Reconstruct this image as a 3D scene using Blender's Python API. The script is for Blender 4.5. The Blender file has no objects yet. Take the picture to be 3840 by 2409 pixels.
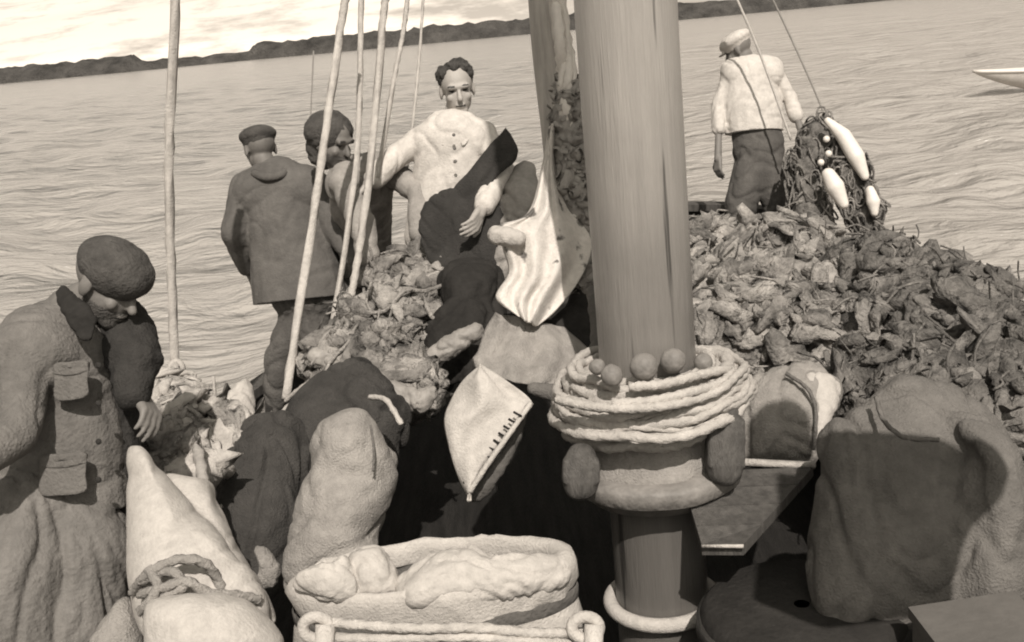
import bpy, bmesh, math, random
from mathutils import Vector, Matrix, noise, Quaternion
import numpy as np
random.seed(7)
R = math.radians
sc = bpy.context.scene
# ---------------------------------------------------------------- camera, light, exposure
CAM = Vector((0, 0, 2.05)); PITCH = R(15.2); ROLL = R(5.4); F = 2584.0    # F in pixels of a 2410 x 1512 frame
fwd = Vector((0, math.cos(PITCH), -math.sin(PITCH)))
up0 = Vector((0, math.sin(PITCH), math.cos(PITCH)))
rt = Vector((1, 0, 0)) * math.cos(ROLL) - up0 * math.sin(ROLL)
up = up0 * math.cos(ROLL) + Vector((1, 0, 0)) * math.sin(ROLL)
cam = bpy.data.cameras.new('camera'); co = bpy.data.objects.new('camera', cam); sc.collection.objects.link(co)
M3 = Matrix((rt, up, -fwd)).transposed()
co.matrix_world = Matrix.Translation(CAM) @ M3.to_4x4()
cam.sensor_width = 36; cam.lens = 36 * F / 2410; cam.clip_start = .05; cam.clip_end = 20000
sc.camera = co
SUN_AZ, SUN_EL = R(173), R(47)        # azimuth clockwise from +Y: behind the camera and to its right
sdir = Vector((math.sin(SUN_AZ) * math.cos(SUN_EL), math.cos(SUN_AZ) * math.cos(SUN_EL), math.sin(SUN_EL)))
w = bpy.data.worlds.new('World'); sc.world = w; w.use_nodes = True
nt = w.node_tree; bg = nt.nodes['Background']
sky = nt.nodes.new('ShaderNodeTexSky'); sky.sky_type = 'NISHITA'; sky.sun_disc = False
sky.sun_elevation = SUN_EL; sky.sun_rotation = SUN_AZ; sky.dust_density = 4; sky.air_density = 1.5
bw = nt.nodes.new('ShaderNodeRGBToBW'); cmb = nt.nodes.new('ShaderNodeMix'); cmb.data_type = 'RGBA'; cmb.blend_type = 'MULTIPLY'
cmb.inputs[0].default_value = 1; cmb.inputs[7].default_value = (1, .945, .83, 1)
nt.links.new(sky.outputs[0], bw.inputs[0]); nt.links.new(bw.outputs[0], cmb.inputs[6]); nt.links.new(cmb.outputs[2], bg.inputs[0])
bg.inputs[1].default_value = .085
sl = bpy.data.lights.new('sun', 'SUN'); sl.energy = 4.1; sl.angle = R(.6); sl.color = (1, .93, .85)
so = bpy.data.objects.new('sun', sl); sc.collection.objects.link(so); so.rotation_euler = sdir.to_track_quat('Z', 'Y').to_euler()
sc.view_settings.view_transform = 'Standard'; sc.view_settings.look = 'None'; sc.view_settings.gamma = 1
sc.view_settings.exposure = .28
sc.cycles.filter_width = 2.0
sc.cycles.max_bounces = 6

# ---------------------------------------------------------------- helpers
def P(px, py, d):            # photo position (2410 wide) at a depth along the view axis -> world point
    return CAM + fwd * d + rt * ((px - 1205) / F * d) + up * ((756 - py) / F * d)
def G(px, py, z):            # where the ray through a photo position meets the level z
    v = P(px, py, 1) - CAM; return CAM + v * ((z - CAM.z) / v.z)
def link(name, me, mats, parent=None, base=None):
    if not isinstance(mats, (list, tuple)): mats = [mats]
    for m in mats: me.materials.append(m)
    o = bpy.data.objects.new(name, me); sc.collection.objects.link(o)
    if parent is not None:
        root = parent
        while root.parent: root = root.parent
        off = root.location.copy(); o.parent = parent
    else:
        if base is None:
            a = np.empty(len(me.vertices) * 3); me.vertices.foreach_get('co', a); a = a.reshape(-1, 3)
            base = Vector(((a[:, 0].min() + a[:, 0].max()) / 2, (a[:, 1].min() + a[:, 1].max()) / 2, a[:, 2].min()))
        off = Vector(base); o.location = off
    me.transform(Matrix.Translation(-off))
    me.name = name
    return o
def tag(o, label=None, cat=None, group=None, kind=None):
    if label: o['label'] = label
    if cat: o['category'] = cat
    if group: o['group'] = group
    if kind: o['kind'] = kind
    return o
def empty(name, loc):
    o = bpy.data.objects.new(name, None); sc.collection.objects.link(o); o.location = loc; o.empty_display_size = .1
    return o
def smooth(me, v=True):
    me.polygons.foreach_set('use_smooth', [v] * len(me.polygons)); return me
class MB:
    def __init__(s): s.v = []; s.f = []
    def add(s, vs, fs):
        n = len(s.v); s.v += [tuple(p) for p in vs]; s.f += [tuple(i + n for i in f) for f in fs]; return s
    def mesh(s, sm=True):
        me = bpy.data.meshes.new('m'); me.from_pydata(s.v, [], s.f); me.update()
        return smooth(me, sm)
def grid_faces(nu, nv, cu=False):
    f = []
    for i in range(nu if cu else nu - 1):
        for j in range(nv - 1):
            a = i * nv + j; b = ((i + 1) % nu) * nv + j; f.append((a, b, b + 1, a + 1))
    return f
def frame(t):
    t = t.normalized(); a = Vector((0, 0, 1)) if abs(t.z) < .9 else Vector((1, 0, 0))
    u = t.cross(a).normalized(); return u, t.cross(u).normalized()
def catmull(pts, n, closed=False):
    out = []; N = len(pts); L = N if closed else N - 1
    for i in range(L):
        if closed: a, b, c, d = pts[(i - 1) % N], pts[i], pts[(i + 1) % N], pts[(i + 2) % N]
        else: a, b, c, d = pts[max(i - 1, 0)], pts[i], pts[i + 1], pts[min(i + 2, N - 1)]
        for k in range(n):
            t = k / n; out.append(.5 * ((2 * b) + (c - a) * t + (2 * a - 5 * b + 4 * c - d) * t * t + (3 * b - a - 3 * c + d) * t ** 3))
    if not closed: out.append(pts[-1].copy())
    return out
def tube(mb, pts, r, sides=8, closed=False, strands=0, twist=40, rfun=None):
    n = len(pts); vs = []; u = None; acc = 0
    for i, p in enumerate(pts):
        if closed: t = pts[(i + 1) % n] - pts[i - 1]
        else: t = pts[min(i + 1, n - 1)] - pts[max(i - 1, 0)]
        if t.length < 1e-9: t = Vector((0, 0, 1))
        t.normalize()
        if u is None: u = frame(t)[0]
        u = (u - t * u.dot(t))
        u = u.normalized() if u.length > 1e-6 else frame(t)[0]
        w_ = t.cross(u)
        if i: acc += (p - pts[i - 1]).length
        rr = rfun(i / max(n - 1, 1)) * r if rfun else r
        for k in range(sides):
            a = 2 * math.pi * k / sides
            q = rr * (1 + .2 * math.cos(strands * a + acc * twist)) if strands else rr
            vs.append(p + (u * math.cos(a) + w_ * math.sin(a)) * q)
    f = []
    for i in range(n if closed else n - 1):
        for k in range(sides):
            a = i * sides + k; b = i * sides + (k + 1) % sides; c = ((i + 1) % n) * sides
            f.append((a, b, c + (k + 1) % sides, c + k))
    if not closed: f.append(tuple(range(sides))[::-1]); f.append(tuple((n - 1) * sides + k for k in range(sides)))
    mb.add(vs, f)
def capsule(mb, A, B, ra, rb, flat=1.0, fdir=None, sides=18):      # tapered rounded limb between two world points
    fdir = (fdir or fwd).normalized(); ax = B - A; L = ax.length
    t = ax / L if L > 1e-6 else Vector((0, 0, 1)); u, w_ = frame(t); prof = []
    for k in range(6): a = math.pi / 2 * k / 6; prof.append((-ra * math.cos(a), ra * math.sin(a)))
    for k in range(5): s = k / 4; prof.append((L * s, ra + (rb - ra) * s))
    for k in range(1, 7): a = math.pi / 2 * k / 6; prof.append((L + rb * math.sin(a), rb * math.cos(a)))
    vs = []
    for z, r in prof:
        c = A + t * z
        for k in range(sides):
            a = 2 * math.pi * k / sides; o = (u * math.cos(a) + w_ * math.sin(a)) * max(r, 1e-4)
            if flat != 1: o = o + fdir * (o.dot(fdir) * (flat - 1))
            vs.append(c + o)
    n = len(prof); f = []
    for i in range(n - 1):
        for k in range(sides):
            a = i * sides + k; b = i * sides + (k + 1) % sides
            f.append((a, b, b + sides, a + sides))
    f.append(tuple(range(sides))[::-1]); f.append(tuple((n - 1) * sides + k for k in range(sides)))
    mb.add(vs, f)
def chain(mb, js, flat=1.0):     # js: (px, py, depth, radius)
    for a, b in zip(js, js[1:]): capsule(mb, P(*a[:3]), P(*b[:3]), a[3], b[3], flat)
def ell(mb, c, ax, X, Y, Z, n=16):  # ellipsoid, half axes ax along X,Y,Z
    vs = []; f = []
    for i in range(n + 1):
        th = math.pi * i / n
        for k in range(2 * n):
            a = math.pi * k / n; s = max(math.sin(th), .002)
            vs.append(c + X * (ax[0] * s * math.cos(a)) + Y * (ax[1] * s * math.sin(a)) + Z * (ax[2] * math.cos(th)))
    for i in range(n):
        for k in range(2 * n):
            a = i * 2 * n + k; b = i * 2 * n + (k + 1) % (2 * n); f.append((a, b, b + 2 * n, a + 2 * n))
    f.append(tuple(range(2 * n))[::-1]); f.append(tuple(n * 2 * n + k for k in range(2 * n)))
    mb.add(vs, f)
def pillow(mb, outline, thick, power=.5, sub=5, rings=12, centre=None, back=.8):   # outline of (px,py,depth), star shaped; stuffed both ways
    o = catmull([P(*p) for p in outline], sub, True)
    c = P(*centre) if centre else sum(o, Vector()) / len(o)
    nrm = Vector()
    for i in range(len(o)): nrm += (o[i - 1] - c).cross(o[i] - c)
    nrm.normalize()
    if nrm.dot(fwd) > 0: nrm = -nrm
    vs = []; n = len(o)
    for side in (1, -1):
        for j in range(rings + 1):
            if side == -1 and j == 0: continue
            th = math.pi / 2 * j / rings; s = math.cos(th) ; h = math.sin(th) ** (power * 2) * thick * (1 if side == 1 else back)
            s = max(s, .004)
            for p in o: vs.append(c + (p - c) * s + nrm * h * side)
    f = []
    for j in range(rings):
        for k in range(n):
            a = j * n + k; b = j * n + (k + 1) % n; f.append((a, b, b + n, a + n))
    off = rings * n
    for j in range(rings):
        for k in range(n):
            a0 = k if j == 0 else off + j * n + k; b0 = (k + 1) % n if j == 0 else off + j * n + (k + 1) % n
            a1 = off + (j + 1) * n + k; b1 = off + (j + 1) * n + (k + 1) % n
            f.append((b0, a0, a1, b1))
    f.append(tuple(rings * n + k for k in range(n))); f.append(tuple(off + rings * n + k for k in range(n))[::-1])
    mb.add(vs, f)
def box(mb, c, X, Y, Z):
    vs = [c + X * a + Y * b + Z * d for a in (-1, 1) for b in (-1, 1) for d in (-1, 1)]
    mb.add(vs, [(0, 1, 3, 2), (4, 6, 7, 5), (0, 4, 5, 1), (2, 3, 7, 6), (0, 2, 6, 4), (1, 5, 7, 3)])
def folds(me, a=.01, s=4, fine=.004, seed=0, st=(1, 1, 1)):         # cloth creases pushed into the surface itself
    n = len(me.vertices); co_ = np.empty(n * 3); no = np.empty(n * 3)
    me.vertices.foreach_get('co', co_); me.vertices.foreach_get('normal', no); co_ = co_.reshape(-1, 3); no = no.reshape(-1, 3)
    d = np.empty(n); o = Vector((seed * 3.7, seed * 1.3, seed * 2.1))
    for i in range(n):
        p = Vector((co_[i][0] * st[0], co_[i][1] * st[1], co_[i][2] * st[2]))
        q = p * s + o; w1 = noise.noise(q * .5); q2 = q + Vector((w1, noise.noise(q * .5 + Vector((5, 5, 5))), w1 * .5)) * 1.6
        n1 = noise.noise(q2); n2 = noise.noise(q2 * 1.9 + Vector((9, 2, 4))); n3 = noise.noise(q2 * 3.7)
        d[i] = a * (.9 * w1 + .35 * n1 - .75 * math.exp(-(n1 / .13) ** 2) - .4 * math.exp(-(n2 / .12) ** 2) * (.5 + n1) + .12 * n3 + .35) + fine * noise.noise(p * s * 6 + o)
    me.vertices.foreach_set('co', (co_ + no * d[:, None]).ravel()); me.update(); return me
def clay(mb, voxel=.012, sm=4, f=None):      # fuse the limbs into ONE continuous surface
    me = mb.mesh(); o = bpy.data.objects.new('tmp', me); sc.collection.objects.link(o)
    m = o.modifiers.new('r', 'REMESH'); m.mode = 'VOXEL'; m.voxel_size = voxel; m.use_smooth_shade = True
    if sm: m2 = o.modifiers.new('s', 'SMOOTH'); m2.iterations = sm; m2.factor = .5
    dg = bpy.context.evaluated_depsgraph_get(); dg.update()
    out = bpy.data.meshes.new_from_object(o.evaluated_get(dg)); bpy.data.objects.remove(o); bpy.data.meshes.remove(me)
    smooth(out)
    if f: folds(out, **f)
    return out

# ---------------------------------------------------------------- materials (the photograph is a sepia print: every colour is a warm grey)
TINT = (1.0, .935, .865)
def C(g): return (g * TINT[0], g * TINT[1], g * TINT[2], 1)
def mat(name, g, rough=.85, var=.25, vs=3.0, bump=.3, bs=60, bd=.004, stretch=(1, 1, 1), spec=.3, detail=6, g2=None, patch=None):
    m = bpy.data.materials.new(name); m.use_nodes = True; t = m.node_tree; N = t.nodes; L = t.links; b = N['Principled BSDF']
    tc = N.new('ShaderNodeTexCoord'); mp = N.new('ShaderNodeMapping'); mp.inputs['Scale'].default_value = stretch
    L.new(tc.outputs['Object'], mp.inputs[0])
    n1 = N.new('ShaderNodeTexNoise'); n1.inputs['Scale'].default_value = vs; n1.inputs['Detail'].default_value = detail; n1.inputs['Roughness'].default_value = .65
    L.new(mp.outputs[0], n1.inputs[0])
    r = N.new('ShaderNodeValToRGB'); r.color_ramp.elements[0].position = .3; r.color_ramp.elements[1].position = .7
    r.color_ramp.elements[0].color = C(g * (1 - var)); r.color_ramp.elements[1].color = C(min(g * (1 + var * .6), .92) if g2 is None else g2)
    L.new(n1.outputs[0], r.inputs[0]); col = r.outputs[0]
    if patch:      # worn or stained patches with a shape of their own
        n3 = N.new('ShaderNodeTexNoise'); n3.inputs['Scale'].default_value = patch[0]; n3.inputs['Detail'].default_value = 5; L.new(mp.outputs[0], n3.inputs[0])
        r3 = N.new('ShaderNodeValToRGB'); r3.color_ramp.elements[0].position = patch[1]; r3.color_ramp.elements[1].position = patch[1] + .06
        mx = N.new('ShaderNodeMix'); mx.data_type = 'RGBA'; mx.inputs[7].default_value = C(patch[2])
        L.new(n3.outputs[0], r3.inputs[0]); L.new(r3.outputs[0], mx.inputs[0]); L.new(col, mx.inputs[6]); col = mx.outputs[2]
    n5 = N.new('ShaderNodeTexNoise'); n5.inputs['Scale'].default_value = 34; n5.inputs['Detail'].default_value = 7; n5.inputs['Roughness'].default_value = .75; L.new(mp.outputs[0], n5.inputs[0])
    r6 = N.new('ShaderNodeMapRange'); r6.inputs[1].default_value = .35; r6.inputs[2].default_value = .65; r6.inputs[3].default_value = .84 if rough > .7 else .93; r6.inputs[4].default_value = 1.08 if rough > .7 else 1.04; L.new(n5.outputs[0], r6.inputs[0])
    mz = N.new('ShaderNodeMix'); mz.data_type = 'RGBA'; mz.blend_type = 'MULTIPLY'; mz.inputs[0].default_value = 1; L.new(col, mz.inputs[6]); L.new(r6.outputs[0], mz.inputs[7]); col = mz.outputs[2]
    L.new(col, b.inputs['Base Color']); b.inputs['Roughness'].default_value = rough; b.inputs['Specular IOR Level'].default_value = spec
    n2 = N.new('ShaderNodeTexNoise'); n2.inputs['Scale'].default_value = bs; n2.inputs['Detail'].default_value = 4; L.new(mp.outputs[0], n2.inputs[0])
    bp = N.new('ShaderNodeBump'); bp.inputs['Strength'].default_value = min(1, bump * 1.5); bp.inputs['Distance'].default_value = bd * 1.6; bp2 = N.new('ShaderNodeBump'); bp2.inputs['Strength'].default_value = .3 if rough > .7 else .12; bp2.inputs['Distance'].default_value = .006; L.new(n5.outputs[0], bp2.inputs['Height']); L.new(bp2.outputs[0], bp.inputs['Normal'])
    L.new(n2.outputs[0], bp.inputs['Height']); L.new(bp.outputs[0], b.inputs['Normal'])
    return m
M_ = {}
M_['skin'] = mat('skin', .34, .6, .15, 12, .2, 90, .002)
M_['skin_dark'] = mat('weathered_skin', .16, .6, .25, 12, .2, 90, .002)
M_['eye'] = mat('brow_and_eye', .035, .5, .3, 30)
M_['hair'] = mat('hair', .06, .8, .5, 40, 1, 120, .01, (1, 1, .4))
M_['beard'] = mat('beard', .09, .9, .4, 40, 1, 150, .006)
M_['white'] = mat('white_canvas', .43, .9, .1, 5, .5, 160, .003, patch=(6, .66, .5))
M_['white2'] = mat('bleached_flour_sack', .42, .9, .07, 4, .4, 130, .003)
M_['white_spotted'] = mat('stained_canvas', .55, .9, .12, 5, .5, 160, .003, patch=(14, .60, .12))
M_['cream'] = mat('cream_smock', .5, .9, .12, 5, .5, 120, .003)
M_['smock'] = mat('faded_smock_cloth', .14, .9, .3, 6, .6, 110, .004, patch=(5, .64, .13))
M_['apron'] = mat('oiled_apron', .15, .75, .3, 5, .5, 70, .005, patch=(7, .62, .15))
M_['burlap'] = mat('burlap', .28, .95, .25, 7, .9, 170, .004, patch=(5, .66, .2))
M_['burlap2'] = mat('worn_burlap', .14, .95, .3, 7, .9, 150, .004)
M_['brown'] = mat('brown_jacket', .10, .9, .25, 6, .5, 110, .003)
M_['dburlap'] = mat('shade_dark_burlap', .05, .95, .4, 7, .9, 150, .005, patch=(5, .62, .02))  # burlap with the shade on the sacks put into its colour
M_['tan'] = mat('tan_coat', .17, .9, .25, 5, .5, 90, .004)
M_['dark'] = mat('dark_oilskin_and_shade', .03, .9, .4, 5, .4, 60, .005, spec=.12)
M_['jersey_shade'] = mat('dark_jersey_and_shade', .032, .95, .3, 8, .7, 120, .004)  # roll neck wool; also the dark of painted shade on two men
M_['trouser'] = mat('grey_trousers', .09, .95, .35, 6, .6, 100, .004)
M_['cap'] = mat('dark_wool_cap', .07, .95, .4, 12, .8, 110, .004)
M_['capl'] = mat('pale_cap', .5, .9, .15, 10, .5, 90, .003)
M_['grey'] = mat('grey_cloth', .11, .9, .3, 6, .5, 90, .004)
M_['wood'] = mat('weathered_wood', .085, .7, .45, 6, .6, 40, .004, (6, 6, .7), patch=(5, .66, .06))
M_['mast'] = mat('oiled_mast_wood', .22, .30, .12, 5, .35, 30, .003, (7, 7, .35), .5)
M_['spar'] = mat('spar_wood', .42, .6, .3, 6, .5, 40, .003, (6, 6, .4))
M_['ball'] = mat('worn_ball_wood', .2, .6, .4, 14, .5, 60, .003)
M_['board'] = mat('painted_board', .12, .7, .2, 4, .3, 40, .003)
M_['deck'] = mat('shade_dark_deck', .024, .85, .5, 3, .6, 30, .006, (8, .8, 1), spec=.15)  # very dark base colour stands in for the deep shade over the deck
M_['hull'] = mat('tarred_planking', .04, .6, .4, 3, .5, 30, .006, (.8, .8, 8))
M_['rope'] = mat('pale_rope', .42, .9, .2, 20, .6, 150, .003)
M_['rope_d'] = mat('tarred_rope', .07, .8, .3, 20, .6, 150, .003)
M_['wire'] = mat('grey_stay_wire', .22, .7, .2, 20)
M_['netl'] = mat('pale_netting', .29, .95, .7, 9, .9, 60, .012, detail=8)
M_['netm'] = mat('grey_netting', .19, .95, .8, 9, .9, 60, .012, detail=8)
M_['netd'] = mat('dark_netting', .14, .95, .8, 10, .9, 60, .012, detail=8)
M_['fish'] = mat('pale_catch', .27, .6, .3, 12, .5, 60, .004)
M_['float'] = mat('white_float', .62, .5, .05, 6, .2, 40)
M_['metal'] = mat('galvanised_block', .4, .45, .3, 14, .3, 60)
M_['rock'] = mat('dark_shore_rock', .075, .95, .6, .25, 1, 2, .5)
t = M_['mast'].node_tree; N = t.nodes; L = t.links; b = N['Principled BSDF']; src = b.inputs['Base Color'].links[0].from_socket      # noisy ramp, darker towards the foot; drying cracks
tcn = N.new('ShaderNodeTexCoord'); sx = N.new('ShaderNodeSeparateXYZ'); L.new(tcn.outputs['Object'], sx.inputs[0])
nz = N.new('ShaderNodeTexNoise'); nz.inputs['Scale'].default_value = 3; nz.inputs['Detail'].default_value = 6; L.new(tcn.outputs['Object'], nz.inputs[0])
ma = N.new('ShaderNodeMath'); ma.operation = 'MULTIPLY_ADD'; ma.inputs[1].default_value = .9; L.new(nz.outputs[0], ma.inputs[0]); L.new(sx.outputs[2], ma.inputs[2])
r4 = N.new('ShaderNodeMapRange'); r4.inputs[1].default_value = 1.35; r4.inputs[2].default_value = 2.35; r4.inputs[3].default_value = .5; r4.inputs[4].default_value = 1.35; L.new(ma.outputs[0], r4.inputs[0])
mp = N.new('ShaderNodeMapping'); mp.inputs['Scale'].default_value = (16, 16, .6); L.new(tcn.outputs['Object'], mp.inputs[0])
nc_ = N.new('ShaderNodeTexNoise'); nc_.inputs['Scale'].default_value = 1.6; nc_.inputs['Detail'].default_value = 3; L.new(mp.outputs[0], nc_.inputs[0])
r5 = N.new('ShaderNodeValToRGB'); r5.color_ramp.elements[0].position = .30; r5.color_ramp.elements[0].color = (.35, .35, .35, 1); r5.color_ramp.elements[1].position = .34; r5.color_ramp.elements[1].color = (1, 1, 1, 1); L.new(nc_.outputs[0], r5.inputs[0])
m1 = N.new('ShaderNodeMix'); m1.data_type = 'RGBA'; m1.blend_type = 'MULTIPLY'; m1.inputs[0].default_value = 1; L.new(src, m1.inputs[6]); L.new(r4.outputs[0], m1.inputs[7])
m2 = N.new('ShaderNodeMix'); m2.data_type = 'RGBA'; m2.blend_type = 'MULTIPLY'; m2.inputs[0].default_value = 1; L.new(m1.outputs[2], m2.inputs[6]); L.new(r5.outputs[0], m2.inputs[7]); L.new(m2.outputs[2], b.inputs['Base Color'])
def hill_mat():
    m = bpy.data.materials.new('snowy_hillside'); m.use_nodes = True; t = m.node_tree; N = t.nodes; L = t.links; b = N['Principled BSDF']
    g = N.new('ShaderNodeNewGeometry'); sx = N.new('ShaderNodeSeparateXYZ'); L.new(g.outputs['Position'], sx.inputs[0])
    mp = N.new('ShaderNodeMapping'); mp.inputs['Scale'].default_value = (.03, .006, .16); L.new(g.outputs['Position'], mp.inputs[0])
    n = N.new('ShaderNodeTexNoise'); n.inputs['Scale'].default_value = 2.2; n.inputs['Detail'].default_value = 9; n.inputs['Roughness'].default_value = .62; L.new(mp.outputs[0], n.inputs[0])
    mr = N.new('ShaderNodeMapRange'); mr.inputs[1].default_value = -30; mr.inputs[2].default_value = 60; mr.inputs[3].default_value = .0; mr.inputs[4].default_value = .45; L.new(sx.outputs[0], mr.inputs[0])
    ad = N.new('ShaderNodeMath'); ad.operation = 'ADD'; L.new(n.outputs[0], ad.inputs[0]); L.new(mr.outputs[0], ad.inputs[1])
    r = N.new('ShaderNodeValToRGB'); e = r.color_ramp.elements; e[0].position = .50; e[0].color = C(.62); e[1].position = .72; e[1].color = C(.33); L.new(ad.outputs[0], r.inputs[0])
    L.new(r.outputs[0], b.inputs['Base Color']); b.inputs['Roughness'].default_value = 1; b.inputs['Specular IOR Level'].default_value = 0
    return m
def water_mat():
    m = bpy.data.materials.new('rippled_water'); m.use_nodes = True; t = m.node_tree; N = t.nodes; L = t.links; b = N['Principled BSDF']
    b.inputs['Base Color'].default_value = C(.34); b.inputs['Roughness'].default_value = .18; b.inputs['IOR'].default_value = 1.36
    g = N.new('ShaderNodeNewGeometry'); prev = None
    for sc_, dist, st, strg in ((.9, .5, (.6, 1.0, 1), .8), (3.2, .18, (.65, 1, 1), .9), (.12, 2.0, (.5, 1, 1), .6), (.35, 1.2, (.3, 1, 1), .7)):
        mp = N.new('ShaderNodeMapping'); mp.inputs['Scale'].default_value = st; mp.inputs['Rotation'].default_value = (0, 0, R(-9)); L.new(g.outputs['Position'], mp.inputs[0])
        n = N.new('ShaderNodeTexNoise'); n.inputs['Scale'].default_value = sc_; n.inputs['Detail'].default_value = 4; n.inputs['Roughness'].default_value = .55; n.inputs['Distortion'].default_value = .4
        L.new(mp.outputs[0], n.inputs[0]); bp = N.new('ShaderNodeBump'); bp.inputs['Strength'].default_value = strg; bp.inputs['Distance'].default_value = dist
        L.new(n.outputs[0], bp.inputs['Height'])
        if prev: L.new(prev.outputs[0], bp.inputs['Normal'])
        prev = bp
    L.new(prev.outputs[0], b.inputs['Normal']); return m

# ---------------------------------------------------------------- setting: water, shore, snowy hill
WZ = -.85
wr = np.random.RandomState(3); nr, nc = 420, 330
yy = 2.6 * (246 / 2.6) ** (np.arange(nr) / (nr - 1)); tt = np.linspace(-.85, .85, nc); Yg = np.repeat(yy[:, None], nc, 1); Xg = Yg * tt[None, :] + .25 * Yg * 0
Zg = np.zeros_like(Xg); dY = Yg * .0115 + .01
for k in range(34):
    lam = .35 * 1.13 ** k if k < 22 else .35 * 1.13 ** (k - 12); th = wr.normal(math.pi / 2 - .25, .95); ph = wr.uniform(0, 6.28); q = 2 * math.pi / lam
    arg = q * (Xg * math.cos(th) + Yg * math.sin(th)) + ph + 1.4 * np.sin(Xg * .31 / max(lam, .6) + ph * 2) ; wgt = np.clip(lam / (3.2 * dY) - .6, 0, 1)
    Zg += wgt * lam * .0065 * (np.exp(np.sin(arg) - 1) * 2 - .9)
Zg += WZ
vs = [tuple(v) for v in np.stack([Xg, Yg, Zg], -1).reshape(-1, 3)]
mb = MB(); mb.add(vs, [tuple(reversed(q)) for q in [(i * nc + j, (i + 1) * nc + j, (i + 1) * nc + j + 1, i * nc + j + 1) for i in range(nr - 1) for j in range(nc - 1)]])
xs = [-6000, -800, -200, 0, 200, 800, 6000]; ys = [-300, -20, 60, 250, 1000, 6000]
mb.add([(x, y, WZ - .3) for x in xs for y in ys], [tuple(reversed(q)) for q in grid_faces(len(xs), len(ys))])
tag(link('water', mb.mesh(), water_mat(), base=(0, 0, WZ)), 'choppy bright sea around the boat', 'water', kind='structure')
def shore_y(x): return 236 - .04 * x + 6 * noise.noise(Vector((x * .03, 3, 0)))
mb = MB(); nu, nv = 420, 12; vs = []
for i in range(nu):
    x = -260 + i * 1.45
    h = 3.6 + .6 * noise.noise(Vector((x * .05, 0, 1))) + .5 * noise.noise(Vector((x * .22, 0, 5))) + .5 * noise.noise(Vector((x * .7, 0, 5))) + .4 * noise.noise(Vector((x * 2.1, 0, 5)))
    if -75 < x < -50: h *= .62
    h = max(h, 1)
    for j in range(nv):
        s = j / (nv - 1); y = shore_y(x) + 9 * s
        vs.append((x, y + 1.6 * noise.noise(Vector((x * .3, s * 3, 2))), WZ - .4 + h * 1.0 * math.sin(min(s * 1.35, 1) * math.pi / 2) ** .7 + .5 * noise.noise(Vector((x * .5, s * 6, 9))) * (s > .05)))
mb.add(vs, [tuple(reversed(q)) for q in grid_faces(nu, nv)])
tag(link('shore', mb.mesh(), M_['rock'], base=(0, 236, WZ)), 'low dark rocky shoreline across the water', 'shore', kind='structure')
mb = MB(); nu, nv = 260, 60; vs = []
for i in range(nu):
    x = -900 + i * 7.5
    for j in range(nv):
        s = j / (nv - 1); y = 244 - .04 * x + 560 * s ** 1.3
        k = min(max((x - 10) / 70, 0), 1); H = 62 + 170 * k; s = s ** (1 - .45 * k); y = 244 - .04 * x + 560 * (j / (nv - 1)) ** 1.3
        z = WZ + 1.2 + H * s ** .8 * (1 + .35 * noise.noise(Vector((x * .006, s * 2, 4)))) + 3.5 * noise.noise(Vector((x * .03, s * 12, 8))) * min(1, s * 6)
        vs.append((x, y, z))
mb.add(vs, [tuple(reversed(q)) for q in grid_faces(nu, nv)])
tag(link('hill', mb.mesh(), hill_mat(), base=(0, 300, WZ)), 'snow covered hillside with bare patches above the shore', 'hill', kind='structure')

# ---------------------------------------------------------------- the boat
outline = [(-2.0, -1.5), (-2.05, 1.0), (-1.9, 3.0), (-1.62, 4.7), (-1.5, 5.7), (-1.0, 6.9), (.1, 7.8), (1.15, 8.15), (1.8, 7.75), (2.05, 6.6), (2.0, 5.2), (2.02, 3.5), (2.0, 1.0), (1.95, -1.5)]
boat = empty('fishing_boat', (0, 3.5, 0)); tag(boat, 'dark tarred wooden fishing boat under the crew and nets', 'boat')
ol = catmull([Vector((x, y, 0)) for x, y in outline], 6, True)
mb = MB(); vs = []
def rail(p):
    t = min(max((p.x + .9) / 1.6, 0), 1); return .2 + .38 * t
for p in ol:
    c = Vector((.1, 3.5, 0)); d = (p - c).normalized()
    vs += [p + d * .02 + Vector((0, 0, rail(p))), p - d * .12 + Vector((0, 0, -.45)), p - d * .5 + Vector((0, 0, -1.5)), ]
mb.add(vs, grid_faces(len(ol), 3, True)); link('hull', mb.mesh(), M_['hull'], boat)
mb = MB(); vs = []
for p in ol:
    d = (p - Vector((.1, 3.5, 0))).normalized(); vs += [p - d * .05 + Vector((0, 0, rail(p))), p - d * .05 + Vector((0, 0, -.002))]
mb.add(vs, [tuple(reversed(q)) for q in grid_faces(len(ol), 2, True)]); link('bulwark', mb.mesh(), M_['hull'], boat)
mb = MB(); n = 40; vs = [p * 1.0 for p in ol]; mb.add(vs, [tuple(range(len(ol)))[::-1]]); link('deck', mb.mesh(False), M_['deck'], boat)
mb = MB(); vs = []
for p in ol:
    d = (p - Vector((.1, 3.5, 0))).normalized(); z = rail(p)
    vs += [p + d * a + Vector((0, 0, z + b)) for a, b in ((.05, .0), (.05, .05), (-.09, .05), (-.09, .0), (.05, .0))]
mb.add(vs, grid_faces(len(ol), 5, True)); link('gunwale', mb.mesh(False), M_['wood'], boat)

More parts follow.
